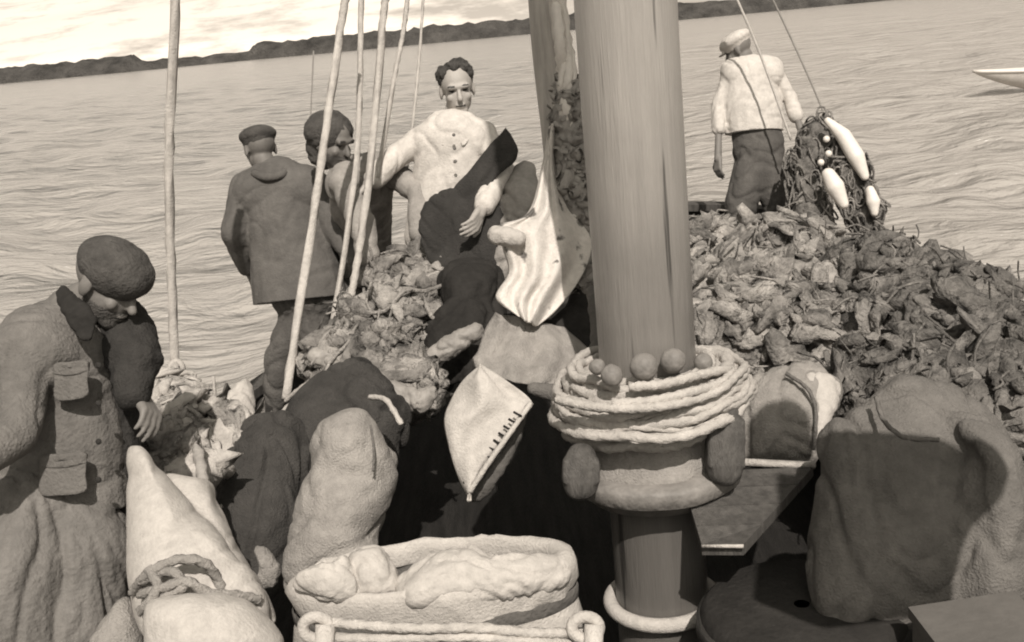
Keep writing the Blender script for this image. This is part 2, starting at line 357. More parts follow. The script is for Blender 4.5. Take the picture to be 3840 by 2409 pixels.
# ---------------------------------------------------------------- mast with its pin table
MD = 3.12; m0 = P(1527, 900, MD); MX, MY = m0.x, m0.y; MR = .137
def zm(py, r=0):            # height on the mast seen at photo row py, on a surface r in front of the axis
    ax = 1458 + (py / 1480) * 87; v = P(ax, py, 1) - CAM; return CAM.z + v.z / v.y * (MY - r)
mast = empty('mast', (MX, MY, 0)); tag(mast, 'thick smooth wooden mast rising through the middle of the deck', 'mast')
mb = MB(); vs = []; S = 48; lv = [0, .15, .3, .6, .9, 1.2, 1.6, 2.1, 2.7, 3.4, 4.5]
for z in lv:
    r = MR * (1 - .012 * z)
    for k in range(S):
        a = 2 * math.pi * k / S; q = r * (1 + .008 * noise.noise(Vector((math.cos(a) * 2, math.sin(a) * 2, z * .6)))); vs.append((MX + q * math.cos(a), MY + q * math.sin(a), z))
f = []
for i in range(len(lv) - 1):
    for k in range(S): f.append((i * S + k, i * S + (k + 1) % S, (i + 1) * S + (k + 1) % S, (i + 1) * S + k))
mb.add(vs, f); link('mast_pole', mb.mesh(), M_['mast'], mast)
def lathe(mb, prof, cx, cy, S=40, sx=1, sy=1, wob=0, seed=0):
    vs = []
    for r, z in prof:
        for k in range(S):
            a = 2 * math.pi * k / S; q = r * (1 + wob * noise.noise(Vector((math.cos(a) * 2 + seed, math.sin(a) * 2, z * 9))))
            vs.append((cx + q * sx * math.cos(a), cy + q * sy * math.sin(a), z))
    f = [(i * S + k, i * S + (k + 1) % S, (i + 1) * S + (k + 1) % S, (i + 1) * S + k) for i in range(len(prof) - 1) for k in range(S)]
    mb.add(vs, f)
zt = zm(1165, .25)          # top of the round table
mb = MB(); lathe(mb, [(MR, zt), (.19, zt + .004), (.245, zt), (.252, zt - .012), (.25, zt - .05), (.236, zt - .058), (.225, zt - .062), (.205, zt - .09), (MR, zt - .1)], MX, MY, wob=.02)
link('pin_table', clay(mb, .008, 1) if False else mb.mesh(), M_['ball'], mast)
for (px, py, wpx, hpx, dd) in ((1367, 1108, 92, 76, 2.93), (1706, 1042, 92, 150, 2.98)):
    c = P(px, py, dd); mb = MB(); sc_ = dd / F
    pts = [c + up * (-hpx / 2 * sc_ * .8), c + up * (hpx / 2 * sc_ * .8)]
    capsule(mb, pts[0], pts[1], wpx / 2 * sc_ * .92, wpx / 2 * sc_ * .8, .8)
    box(mb, c, rt * wpx / 2 * sc_ * .95, up * hpx / 2 * sc_ * .75, fwd * wpx / 2 * sc_ * .6)
    link('chock', clay(mb, .006, 12, dict(a=.003, s=9, fine=.001)), M_['wood'], mast)
mb = MB(); zz = zm(1478, .16)
tube(mb, [Vector((MX + .155 * math.cos(a), MY + .155 * math.sin(a), zz)) for a in [2 * math.pi * k / 40 for k in range(40)]], .022, 12, True)
link('foot_collar', mb.mesh(), M_['white'], mast)
# canvas skirt and ropes wound round the mast above the table
mb = MB(); z1 = zm(1138, .2); z2 = zm(1060, .16)
lathe(mb, [(.2, z1 - .01), (.198, z1 + .012), (.185, z1 + .03), (.165, z2), (.155, z2 + .04), (.14, z2 + .06)], MX, MY, 90, wob=.05)
tag(link('canvas_wrap', folds(mb.mesh(), a=.010, s=9, fine=.002, st=(.7, .7, 4)), M_['burlap']), 'pale canvas skirt wrapped round the mast on the round table', 'canvas wrap')
def coil(loops, name, label, m, group=None, thick=.015):
    mb = MB()
    for (zr, rr, th, tilt, sd) in loops:
        pts = []
        for k in range(80):
            a = 2 * math.pi * k / 80
            r = rr * (1 + .1 * noise.noise(Vector((math.cos(a) * 1.5 + sd, math.sin(a) * 1.5, sd))))
            pts.append(Vector((MX + r * math.cos(a), MY + r * math.sin(a) * .92, zr + tilt * math.cos(a) + .02 * noise.noise(Vector((math.cos(a) * 2, math.sin(a) * 2, sd * 3))))))
        tube(mb, pts, th, 14, True, 3, 170)
    return tag(link(name, mb.mesh(), m), label, 'rope coil', group)
loops = []
rr = random.Random(3)
for i in range(20):
    t = i / 19; py = 926 + i * 7.2; rad_ = .205 + .065 * math.sin(min(1, t * 2.2) * math.pi / 2) - .07 * max(0, t - .45) / .55
    loops.append((zm(py, .24), rad_ + rr.uniform(-.03, .026), .0085 + rr.random() * .007, rr.uniform(-.02, .035), i * 1.7))
mb = MB(); lathe(mb, [(.14, zm(915, .2)), (.19, zm(920, .2)), (.235, zm(950, .24)), (.235, zm(985, .24)), (.2, zm(1040, .22)), (.165, zm(1068, .2)), (.14, zm(1072, .2))], MX, MY, 60, wob=.06)
tag(link('rope_core', folds(mb.mesh(), a=.006, s=14), M_['rope']), 'tightly packed inner turns of rope inside the coils on the mast', 'rope')
loops.append((zm(1036, .28), .285, .014, .012, 5.1))
coil(loops[:10] + loops[-1:], 'rope_coil', 'upper turns of pale rope wound loosely round the mast', M_['rope'], 'rope coils on the mast')
coil(loops[10:-1], 'rope_coil', 'lower slack turns of pale rope hanging under the upper coil on the mast', M_['rope'], 'rope coils on the mast')
mb = MB()
for k, pts in enumerate(([(1480, 912, 2.86), (1560, 905, 2.85), (1640, 885, 2.9), (1715, 870, 3.0), (1700, 900, 2.95), (1620, 925, 2.87), (1530, 945, 2.84), (1440, 950, 2.85)],
                         [(1310, 940, 2.92), (1400, 958, 2.86), (1500, 962, 2.83), (1600, 950, 2.85), (1690, 925, 2.95)])):
    tube(mb, catmull([P(*q) for q in pts], 8), .013, 12, False, 3, 170)
tag(link('rope_bight', mb.mesh(), M_['rope']), 'slack loops of white rope thrown over the front of the coil', 'rope')
for (px, py, r, d) in ((1515, 872, 38, 2.95), (1584, 858, 34, 3.0), (1440, 892, 30, 2.95), (1655, 862, 26, 3.05), (1405, 872, 22, 3.0)):
    mb = MB(); q = r * d / F * .88; ell(mb, P(px, py - 8, d - .08), (q, q * .92, q), Vector((1, 0, 0)), Vector((0, 1, 0)), Vector((0, 0, 1)), 12)
    lab = {1515: 'largest wooden ball resting on the ropes at the front of the mast', 1584: 'wooden ball to the right of the largest one at the mast', 1440: 'dark wooden ball left of the largest one at the mast', 1655: 'rightmost small wooden ball on the rope coil', 1405: 'leftmost small ball on the ropes by the mast'}[px]
    tag(link('parrel_ball', folds(mb.mesh(), a=.002, s=20, fine=.001), M_['ball']), lab, 'wooden ball', 'wooden balls around the mast')
# planked shelf right of the table
sh = empty('plank_shelf', P(1760, 1180, 2.95)); tag(sh, 'worn plank shelf with pale front edge right of the mast table', 'shelf')
A, B, Cc, D = P(1600, 1110, 3.12), P(1915, 1098, 3.2), P(1748, 1284, 2.8), P(1652, 1284, 2.85)
for i in range(4):
    s0, s1 = i / 4 + .008, (i + 1) / 4 - .008
    a, b, c, d = A.lerp(D, s0), B.lerp(Cc, s0), B.lerp(Cc, s1), A.lerp(D, s1); mb = MB(); t = Vector((0, 0, -.03))
    mb.add([a, b, c, d, a + t, b + t, c + t, d + t], [(3, 2, 1, 0), (4, 5, 6, 7), (0, 1, 5, 4), (1, 2, 6, 5), (2, 3, 7, 6), (3, 0, 4, 7)])
    link('plank', mb.mesh(False), M_['wood'], sh)
mb = MB(); tube(mb, [P(1745, 1088, 3.2), P(1918, 1096, 3.2)], .012, 8); link('shelf_rail', mb.mesh(), M_['rope'], sh)
mb = MB(); tube(mb, [P(1652, 1286, 2.84), P(1750, 1286, 2.79)], .005, 6); link('shelf_edge', mb.mesh(), M_['rope'], sh)

def clump(gx, mb, c, nrm, L):        # a wadded lump of net: rounded, creased, lying on the heap
    u, v = frame(nrm); th = gx.uniform(0, 6.28); u, v = u * math.cos(th) + v * math.sin(th), v * math.cos(th) - u * math.sin(th)
    sd = gx.uniform(0, 99); e = gx.uniform(.3, .65); h = gx.uniform(.25, .5); vs = []; a, b = 9, 12
    for i in range(a):
        t = math.pi * i / (a - 1)
        for k in range(b):
            f = 2 * math.pi * k / b; d = Vector((math.cos(t), math.sin(t) * math.cos(f), math.sin(t) * math.sin(f)))
            n_ = noise.noise(d * 1.3 + Vector((sd, 0, 0))); q = 1 + .75 * n_ + .25 * noise.noise(d * 3 + Vector((sd, sd, 0))) - .3 * math.exp(-(noise.noise(d * 2.6 + Vector((0, sd, 0))) / .12) ** 2)
            vs.append(c + (nrm * d.x * h + v * d.y * e + u * d.z) * L * q)
    mb.add(vs, [(i * b + k, i * b + (k + 1) % b, (i + 1) * b + (k + 1) % b, (i + 1) * b + k) for i in range(a - 1) for k in range(b)])
def patch(gx, mb, c, nrm, L, asp, tl=1):        # one crumpled fold of net or cloth standing off the heap
    u, v = frame(nrm); th = gx.uniform(0, 6.28); u, v = u * math.cos(th) + v * math.sin(th), v * math.cos(th) - u * math.sin(th)
    t = gx.uniform(-.8, .8) * tl; v = (v * math.cos(t) + nrm * math.sin(t)); n2 = u.cross(v); a, b = 7, 5; bend = gx.uniform(-1.6, 1.6); sd = gx.uniform(0, 99); vs = []; c = c + nrm * L * gx.uniform(.0, .22) * tl
    for i in range(a):
        for j in range(b):
            x, y = i / (a - 1) * 2 - 1, j / (b - 1) * 2 - 1; wd = asp * (1 - .2 * x * x + .3 * noise.noise(Vector((x * 1.7, sd, y * .5))))
            vs.append(c + u * x * L * .6 + v * y * L * wd * .6 + n2 * L * (bend * .3 * (x * x - .3) + .3 * asp * (1 - y * y) + .34 * noise.noise(Vector((x * 1.5 + sd, y * 1.3, sd))) + .14 * noise.noise(Vector((x * 3.5 + sd, y * 3, sd)))))
    mb.add(vs, grid_faces(a, b))
# ---------------------------------------------------------------- spar, tackle, shrouds and stays
def strut(name, pts, r, m, label, cat, group=None, strands=0, sides=10, tw=120, parent=None, sub=10):
    mb = MB(); tube(mb, catmull([P(*q) for q in pts], sub), r, sides, False, strands, tw)
    o = link(name, mb.mesh(), m, parent); return tag(o, label, cat, group) if label else o
mb = MB(); tube(mb, catmull([P(*q) for q in [(1272, -60, 3.9), (1282, 120, 3.95), (1303, 330, 4.0), (1312, 480, 4.05)]], 12), .05, 24, rfun=lambda s: 1 - .25 * s)
tag(link('spar', mb.mesh(), M_['spar']), 'slim wooden spar standing just left of the mast', 'spar')
shr = [([(415, -30, 4.3), (401, 250, 4.4), (399, 500, 4.5), (412, 860, 4.65)], .0185, 'leftmost thick white shroud beside the man in the dark cap'),
       ([(818, -30, 4.6), (795, 110, 4.6), (745, 460, 4.45), (672, 940, 4.2)], .0165, 'thick white shroud crossing the man in the brown jacket'),
       ([(850, -30, 5.1), (843, 320, 5.0), (815, 560, 4.9), (775, 815, 4.8)], .013, 'thin white shroud ending at the brown jacketed man’s hip'),
       ([(912, -30, 4.9), (900, 60, 4.9), (878, 330, 4.85), (850, 560, 4.8), (826, 700, 4.75)], .0165, 'white shroud right of the hooded head'),
       ([(962, -30, 5.2), (950, 70, 5.2), (925, 200, 5.15), (888, 420, 5.1)], .011, 'faint thin white line between two white shrouds and the bare headed man'),
       ([(998, -30, 5.6), (988, 120, 5.6), (975, 260, 5.5), (955, 420, 5.4)], .007, 'thinnest white line left of the bare headed man')]
for pts, r, lab in shr: strut('shroud', pts, r, M_['rope'], lab, 'shroud', 'white shrouds left of the mast', 3)
strut('stay_line', [(738, 120, 6.2), (730, 300, 6.2)], .004, M_['wire'], 'thin grey line above the hooded head', 'rope')
strut('stay_line', [(1722, -30, 7.2), (1790, 130, 7.2), (1862, 330, 7.2)], .008, M_['rope'], 'pale stay running down behind the man in the white shirt', 'stay', 'stays at the right')
strut('stay_line', [(1805, -30, 7.4), (1880, 130, 7.4), (1942, 275, 7.4), (1990, 420, 7.4)], .0065, M_['wire'], 'dark stay running down to the hanging net', 'stay', 'stays at the right')
strut('lashing', [(412, 850, 4.64), (418, 900, 4.4), (440, 990, 3.7), (466, 1060, 3.3), (480, 1150, 3.0)], .016, M_['rope'], 'pale lashing under the leftmost shroud', 'rope', None, 3)
mb = MB(); ell(mb, P(415, 872, 4.62), (.04, .03, .05), rt, fwd, up, 12); tag(link('deadeye', mb.mesh(), M_['rope']), 'pale round deadeye at the foot of the leftmost shroud', 'deadeye')
# bundled rope and tackle between spar and mast
mb = MB(); g = random.Random(5)
path = [(1310, -30), (1322, 100), (1335, 200), (1318, 250), (1330, 330), (1345, 420), (1352, 520)]
for s in range(9):
    pts = [P(x + g.uniform(-13, 13), y + g.uniform(-8, 8), 3.75 + g.uniform(-.06, .06)) for x, y in path]; tube(mb, catmull(pts, 8), .011 + g.random() * .008, 8, False, 3, 150)
tag(link('rope_bundle', mb.mesh(), M_['float']), 'bundle of pale ropes hanging between the spar and the mast', 'rope bundle')
mb = MB()
chain(mb, [(1335, 215, 3.75, .05), (1345, 330, 3.75, .055), (1352, 450, 3.75, .06), (1372, 590, 3.75, .06), (1380, 680, 3.72, .04)])
me = clay(mb, .012, 1, dict(a=.02, s=14, fine=.006)); mb = MB(); mb.add([v.co.copy() for v in me.vertices], [tuple(p.vertices) for p in me.polygons])
for i in range(420):
    p = me.polygons[g.randrange(len(me.polygons))]; patch(g, mb, p.center, p.normal, g.uniform(.02, .055), g.uniform(.25, .7))
tag(link('net_bundle', mb.mesh(), M_['fish']), 'grey tangle of netting gathered against the left side of the mast', 'net')
def block(px, py, d, r, lab, m='metal'):
    o = empty('pulley_block', P(px, py, d)); tag(o, lab, 'pulley', 'pulleys in the tackle'); q = r * d / F
    mb = MB(); ell(mb, P(px, py, d), (q, q * .5, q * 1.3), rt, fwd, up, 12); link('block_shell', mb.mesh(), M_['burlap2' if r < 20 else 'metal'], o)
    mb = MB(); ell(mb, P(px, py, d) - fwd * q * .42, (q * .2, q * .2, q * 1.25), rt, fwd, up, 8); link('sheave_pin', mb.mesh(), M_['spar'], o)
# gathered sail: drapes from the tackle down past the mast foot and ends in a laced flap
ts = empty('gathered_sail', P(1200, 1180, 3.3)); tag(ts, 'stained white sail gathered down left of the mast, ending in a laced flap', 'sail')
DG = dict(a=.014, s=5, fine=.001)
def sheet(left, right, pleats, amp, seed, nv=46, slope=0):      # hanging cloth between two edges, pleated lengthwise, with real thickness
    Lp = catmull([P(*q) for q in left], 10); Rp = catmull([P(*q) for q in right], 10); n = min(len(Lp), len(Rp)); vs = []
    for i in range(n):
        A_, B_ = Lp[i], Rp[i]; wd = (B_ - A_).length; t = i / n
        for j in range(nv):
            u = j / (nv - 1); uu = u + .05 * noise.noise(Vector((t * 4, u * 3, seed)))
            h = amp * min(1, wd / .2) * (math.sin(uu * pleats * 6.283 + 2.5 * noise.noise(Vector((t * 2.2, u * 1.5, seed + 5)))) + .8 * noise.noise(Vector((t * 5, u * 4, seed + 9)))) + .05 * math.sin(u * math.pi)
            vs.append(A_.lerp(B_, u) - fwd * h + up * .012 * noise.noise(Vector((u * 5, t * 3, seed))))
    mb = MB(); mb.add(vs, grid_faces(n, nv)); me = mb.mesh(); o = bpy.data.objects.new('t', me); sc.collection.objects.link(o)
    m = o.modifiers.new('s', 'SOLIDIFY'); m.thickness = .007; dg = bpy.context.evaluated_depsgraph_get(); dg.update()
    out = bpy.data.meshes.new_from_object(o.evaluated_get(dg)); bpy.data.objects.remove(o); return smooth(out)
link('upper_fold', sheet([(1290, 300, 3.72), (1272, 400, 3.7), (1240, 500, 3.65), (1172, 535, 3.58), (1182, 585, 3.56), (1196, 640, 3.54), (1166, 700, 3.5), (1215, 742, 3.48)],
    [(1306, 300, 3.72), (1308, 400, 3.72), (1335, 490, 3.68), (1384, 545, 3.66), (1388, 600, 3.64), (1360, 665, 3.6), (1315, 720, 3.56), (1264, 768, 3.5)], 3.2, .016, 2), M_['white_spotted'], ts)
link('middle_fold', sheet([(1165, 735, 3.56), (1140, 780, 3.52), (1125, 820, 3.48), (1112, 850, 3.45), (1130, 885, 3.4)],
    [(1330, 770, 3.62), (1375, 810, 3.56), (1398, 850, 3.5), (1385, 890, 3.44), (1330, 915, 3.38)], 3.5, .014, 7), M_['burlap'], ts)
mb = MB(); pillow(mb, [(1180, 745, 3.72), (1262, 775, 3.7), (1350, 690, 3.75), (1395, 640, 3.78), (1420, 790, 3.7), (1410, 890, 3.6), (1330, 860, 3.6), (1240, 820, 3.65)], .06, .3, sub=3); link('shade_fill_fold', clay(mb, .008, 2, dict(a=.02, s=5)), M_['dark'], ts)  # dark colour fills in for shade among the sail folds
mb = MB(); chain(mb, [(1168, 552, 3.54, .03), (1218, 562, 3.52, .026)]); link('rolled_corner', clay(mb, .005, 3, dict(a=.006, s=8)), M_['white'], ts)
mb = MB(); chain(mb, [(1255, 915, 3.3, .02), (1300, 925, 3.3, .028), (1370, 965, 3.2, .02)]); link('clew', clay(mb, .006, 2), M_['burlap2'], ts)
mb = MB(); chain(mb, [(1400, 690, 3.45, .03), (1410, 780, 3.38, .025), (1400, 850, 3.3, .02)]); link('sail_edge', clay(mb, .007, 2, dict(a=.006, s=10)), M_['burlap2'], ts)
mb = MB(); chain(mb, [(1400, 850, 3.3, .02), (1392, 885, 3.25, .03), (1350, 930, 3.2, .02)]); tag(link('rag', clay(mb, .006, 2, dict(a=.008, s=18)), M_['white']), 'small crumpled white rag on the ropes left of the mast foot', 'rag')

# ---------------------------------------------------------------- people
def hand_parts(mb, wrist, tip, nrm, side=1, curl=.5, L=.18):
    """palm, four unequal bent fingers and a thumb that leaves the side of the palm"""
    t = (tip - wrist).normalized(); n = (nrm - t * nrm.dot(t)).normalized(); s = t.cross(n) * side
    palm = wrist + t * .085
    for o in (-.028, -.009, .01, .028): capsule(mb, wrist + s * o * .7 + t * .01, palm + s * o, .017, .013, sides=10)
    for k, (o, l) in enumerate(((-.03, .062), (-.01, .078), (.011, .072), (.03, .056))):
        a = palm + s * o; q = a; ang = .25 * curl
        for seg in range(3):
            ang += curl * .55; dirv = t * math.cos(ang) + n * math.sin(ang); e = q + dirv * l * (.42, .32, .26)[seg]
            capsule(mb, q, e, .0095 - seg * .0012, .0085 - seg * .0012, sides=8); q = e
    th0 = wrist + t * .03 - s * .03; th1 = th0 + (t * .6 - s * .75 + n * .25).normalized() * .04; th2 = th1 + (t * .9 - s * .15 + n * .4).normalized() * .032
    capsule(mb, th0, th1, .014, .011, sides=8); capsule(mb, th1, th2, .011, .008, sides=8)
def head_parts(mb, c, fc, upv, S=1.0):
    fc = fc.normalized(); upv = (upv - fc * upv.dot(fc)).normalized(); sd = fc.cross(upv)
    X, Y, Z = sd, fc, upv; k = S
    ell(mb, c + Z * .035 * k - Y * .012 * k, (.075 * k, .094 * k, .085 * k), X, Y, Z)
    ell(mb, c - Z * .03 * k + Y * .022 * k, (.06 * k, .066 * k, .078 * k), X, Y, Z)
    ell(mb, c - Z * .083 * k + Y * .055 * k, (.034 * k, .03 * k, .028 * k), X, Y, Z, 10)        # chin
    capsule(mb, c + Z * .015 * k + Y * .083 * k, c - Z * .022 * k + Y * .106 * k, .008 * k, .0135 * k, sides=10)  # nose
    capsule(mb, c + Z * .03 * k + Y * .078 * k - X * .04 * k, c + Z * .03 * k + Y * .078 * k + X * .04 * k, .014 * k, .014 * k, sides=10)  # brow
    for s in (-1, 1):
        ell(mb, c + X * s * .038 * k - Z * .02 * k + Y * .062 * k, (.02 * k, .018 * k, .02 * k), X, Y, Z, 8)      # cheeks
        ell(mb, c + X * s * .076 * k - Z * .005 * k - Y * .01 * k, (.009 * k, .02 * k, .032 * k), X, Y, Z, 8)      # ears
    ell(mb, c - Z * .052 * k + Y * .083 * k, (.024 * k, .012 * k, .006 * k), X, Y, Z, 8); ell(mb, c - Z * .063 * k + Y * .08 * k, (.02 * k, .012 * k, .007 * k), X, Y, Z, 8)
    return X, Y, Z
def paint_face(me, c, X, Y, Z, k, beard=False, off=Vector()):
    for pl in me.polygons:
        v = pl.center - c; x, y, z = v.dot(X) / k, v.dot(Y) / k, v.dot(Z) / k
        if y > .045 and .003 < z < .024 and .014 < abs(x) < .05 and ((abs(x) - .031) / .013) ** 2 + ((z - .011) / .007) ** 2 < 1: pl.material_index = 1
        elif y > .055 and .030 < z < .038 and .016 < abs(x) < .048: pl.material_index = 1
        elif y > .05 and abs(z + .058) < .0035 and abs(x) < .022: pl.material_index = 1
        elif beard and y > -.02 and z < -.038 and z > -.13 and not (abs(z + .058) < .009 and abs(x) < .02) and math.sqrt(x * x + y * y) > .035 : pl.material_index = 2
def hat_cap(c, X, Y, Z, k, m, parent, brim=True, h=.07, wide=1.18, name='cap', tiltback=0):
    mb = MB(); cc = c + Z * (.05 - tiltback) * k + Y * (tiltback - .008)
    ell(mb, cc + Z * .02 * k, (.085 * k * wide, .1 * k * wide, h * k), X, Y, Z, 16)
    ell(mb, cc - Z * .01 * k, (.082 * k, .1 * k, .05 * k), X, Y, Z, 12)
    if brim: ell(mb, cc + Y * .105 * k - Z * .018 * k, (.06 * k, .05 * k, .009 * k), X, Y, Z, 12)
    return link(name, clay(mb, .007, 3, dict(a=.004, s=8, fine=.001)), m, parent)
def hemcut(me, p, n):        # crisp cloth edge: everything beyond the plane is cut off and closed
    bm = bmesh.new(); bm.from_mesh(me); res = bmesh.ops.bisect_plane(bm, geom=bm.verts[:] + bm.edges[:] + bm.faces[:], plane_co=p, plane_no=n, clear_outer=True)
    ed = [e for e in res['geom_cut'] if isinstance(e, bmesh.types.BMEdge)]
    if ed: bmesh.ops.holes_fill(bm, edges=ed, sides=0)
    bm.to_mesh(me); bm.free(); me.update(); return me
def person(label, J, rad, face, upv, mats, k=1.0, hands=True, beard=False, skin='skin', flat=.72, jf=None, tf=None, hat=None, hair=None, curl=.6, group=None, sleeve=True, legs=True, vox=.0065):
    W = {n: P(*q) for n, q in J.items()}; mb = MB()
    hc = W['head']; X, Y, Z = head_parts(mb, hc, face, upv, k)
    capsule(mb, hc - Z * .05 * k - Y * .02, W['neck'], .052 * k, .058 * k)
    def tor(e, m):
        r = rad
        capsule(m, W['shl'], W['shr'], r['sh'] + e, r['sh'] + e, .95)
        capsule(m, W['neck'], W['chest'], r['sh'] * .9 + e, r['chest'] + e, flat)
        capsule(m, W['chest'], W['belly'], r['chest'] + e, r['belly'] + e, flat)
        capsule(m, W['shl'].lerp(W['chest'], .35), W['shr'].lerp(W['chest'], .35), r['chest'] * .72 + e, r['chest'] * .72 + e, .95)
        capsule(m, W['belly'], W['pelvis'], r['belly'] + e, r['pelvis'] + e, flat)
    tor(-.02, mb)
    for s in 'lr':
        if 'el' + s in W:
            capsule(mb, W['sh' + s], W['el' + s], rad['arm'] - .012, rad['arm'] * .8 - .012)
            capsule(mb, W['el' + s], W['ha' + s], rad['arm'] * .8 - .012, .027)
            if hands:
                d = (W['ha' + s] - W['el' + s]).normalized(); hand_parts(mb, W['ha' + s] - d * .01, W['ha' + s] + d * .1, (rt if s == 'l' else -rt) * .8 + fwd * .4, 1 if s == 'l' else -1, curl)
        if legs and 'kn' + s in W:
            capsule(mb, W['pelvis'].lerp(W['kn' + s], .12), W['kn' + s], rad['leg'] - .015, rad['leg'] * .7 - .012); capsule(mb, W['kn' + s], W['ft' + s], rad['leg'] * .7 - .012, .05)
            capsule(mb, W['ft' + s], W['ft' + s] + Vector((face.x, face.y, 0)).normalized() * .14, .045, .038)
    me = clay(mb, vox, 2); paint_face(me, hc, X, Y, Z, k, beard)
    body = link('person', me, [M_[skin], M_['eye'], M_['beard']], None, Vector((W['pelvis'].x, W['pelvis'].y, 0)))
    tag(body, label, 'person', group)
    mb = MB(); tor(.008, mb)
    if 'coat' in rad:
        for a, b, ra, rb in rad['coat']: capsule(mb, P(*a), P(*b), ra, rb, flat)
    if sleeve:
        for s in rad.get('sleeves', 'lr'):
            if 'el' + s in W:
                end = W['el' + s].lerp(W['ha' + s], rad.get('cuff', .88))
                capsule(mb, W['sh' + s], W['el' + s], rad['arm'] + .018, rad['arm'] + .012); capsule(mb, W['el' + s], end, rad['arm'] + .012, .05)
    jf = jf or dict(a=.010, s=6, fine=.001); me = clay(mb, .008, 4, jf)
    if 'hem' in rad: a_, b_ = P(*rad['hem'][0]), P(*rad['hem'][1]); hemcut(me, a_, (b_ - a_).normalized())
    link('jacket', me, M_[mats[0]], body)
    if legs and 'knl' in W:
        mb = MB(); capsule(mb, W['pelvis'], W['belly'], rad['pelvis'] + .0, rad['belly'] - .01, flat)
        for s in 'lr':
            capsule(mb, W['pelvis'].lerp(W['kn' + s], .1), W['kn' + s], rad['leg'] + .012, rad['leg'] * .8 + .008); capsule(mb, W['kn' + s], W['ft' + s].lerp(W['kn' + s], .12), rad['leg'] * .8 + .008, rad['leg'] * .62)
        link('trousers', clay(mb, .011, 3, tf or dict(a=.014, s=6, fine=.002)), M_[mats[1]], body)
        mb = MB()
        for s in 'lr':
            f2 = Vector((face.x, face.y, 0)).normalized(); b0 = W['ft' + s]; capsule(mb, b0 + Vector((0, 0, .12)), b0, .062, .056); capsule(mb, b0, b0 + f2 * .15, .056, .048)
        link('boots', clay(mb, .01, 2), M_['dark'], body)
    if hat: hat_cap(hc, X, Y, Z, k, M_[hat[0]], body, *hat[1:])
    if hair:
        mb = MB(); g2 = random.Random(9)
        ell(mb, hc + Z * .052 * k - Y * .03 * k, (.082 * k, .088 * k, .078 * k), X, Y, Z)
        for i in range(46):
            a = g2.uniform(0, 2 * math.pi); e = g2.uniform(.3, 1.2)
            d = X * math.cos(a) * math.cos(e) + Y * math.sin(a) * math.cos(e) * 1.0 + Z * math.sin(e)
            q = hc + Z * .045 * k - Y * .016 * k + d * .083 * k; 
            if (q - hc).dot(Y) > .05 * k and (q - hc).dot(Z) < .085 * k: continue
            ell(mb, q, (.018, .018, .02), X, Y, Z, 6)
        link('hair', clay(mb, .006, 1, dict(a=.006, s=22, fine=.003)), M_['hair'], body)
    return body, W, (X, Y, Z)
RD = dict(sh=.07, chest=.15, belly=.145, pelvis=.15, arm=.052, leg=.085)
def rad(**k): d = dict(RD); d.update(k); return d
V = Vector
# man with his back turned
personB, WB, _ = person('man in brown jacket and flat cap standing with his back turned', dict(head=(612, 352, 5.6), neck=(632, 402, 5.6), chest=(665, 490, 5.6), belly=(695, 590, 5.6), pelvis=(718, 680, 5.6),
    shl=(578, 440, 5.6), shr=(738, 428, 5.6), ell=(553, 545, 5.55), hal=(585, 640, 5.75), elr=(795, 545, 5.55), har=(855, 640, 5.45), knl=(660, 840, 5.65), ftl=(640, 1010, 5.75), knr=(755, 840, 5.6), ftr=(730, 1000, 5.7)),
    rad(chest=.185, belly=.2, pelvis=.19, arm=.06, hem=((712, 706, 5.6), (722, 800, 5.6)), coat=[((655, 455, 5.6), (690, 600, 5.6), .19, .225), ((690, 600, 5.6), (722, 800, 5.6), .225, .26)]), V((-.45, .8, -.25)), V((0, .1, 1)), ('brown', 'trouser'), hat=('cap', True, .05, 1.12), skin='skin_dark', jf=dict(a=.007, s=5.5, fine=.001, seed=12, st=(1, 1, 1)), flat=.7)
# hooded man bending
personC, WC, _ = person('man in dark hood and light coat bending towards the pale heap', dict(head=(782, 335, 5.25), neck=(812, 395, 5.3), chest=(850, 440, 5.4), belly=(850, 520, 5.6), pelvis=(850, 620, 5.75),
    shl=(808, 430, 5.2), shr=(905, 395, 5.4), ell=(850, 520, 5.0), hal=(868, 610, 4.95), elr=(985, 450, 5.2), har=(988, 560, 5.1), knl=(840, 780, 5.7), ftl=(830, 930, 5.8), knr=(890, 780, 5.7), ftr=(890, 930, 5.8)),
    rad(chest=.15, belly=.15, arm=.05), V((.75, -.55, -.35)), V((.1, 0, 1)), ('burlap', 'trouser'), beard=True, skin='skin_dark', k=1.05)
c = WC['head']; mb = MB(); ell(mb, c + V((-.012, .02, .05)), (.118, .118, .105), V((1, 0, 0)), V((0, 1, 0)), V((0, 0, 1))); ell(mb, c + V((-.05, .04, -.03)), (.085, .085, .1), V((1, 0, 0)), V((0, 1, 0)), V((0, 0, 1)))
link('hood', clay(mb, .009, 3, dict(a=.008, s=10)), M_['cap'], personC)
# bare headed man facing the camera
personD, WD, fD = person('bare headed man in white coat facing the camera', dict(head=(1076, 213, 5.2), neck=(1070, 292, 5.24), chest=(1065, 362, 5.2), belly=(1065, 440, 5.25), pelvis=(1070, 520, 5.3),
    shl=(1003, 322, 5.22), shr=(1138, 320, 5.2), ell=(932, 368, 5.2), hal=(868, 432, 5.12), elr=(1183, 400, 5.1), har=(1128, 505, 4.85), knl=(1040, 700, 5.3), ftl=(1040, 880, 5.3), knr=(1110, 700, 5.3), ftr=(1110, 880, 5.3)),
    rad(sh=.06, chest=.15, belly=.15, arm=.045, cuff=.8, coat=[((1066, 340, 5.2), (1068, 560, 5.3), .17, .24)]), V((.12, -1, -.12)), V((-.05, .05, 1)), ('cream', 'trouser'), hair=True, jf=dict(a=.009, s=6, fine=.001, seed=15, st=(1.2, 1.2, .8)), k=1.02, vox=.005)
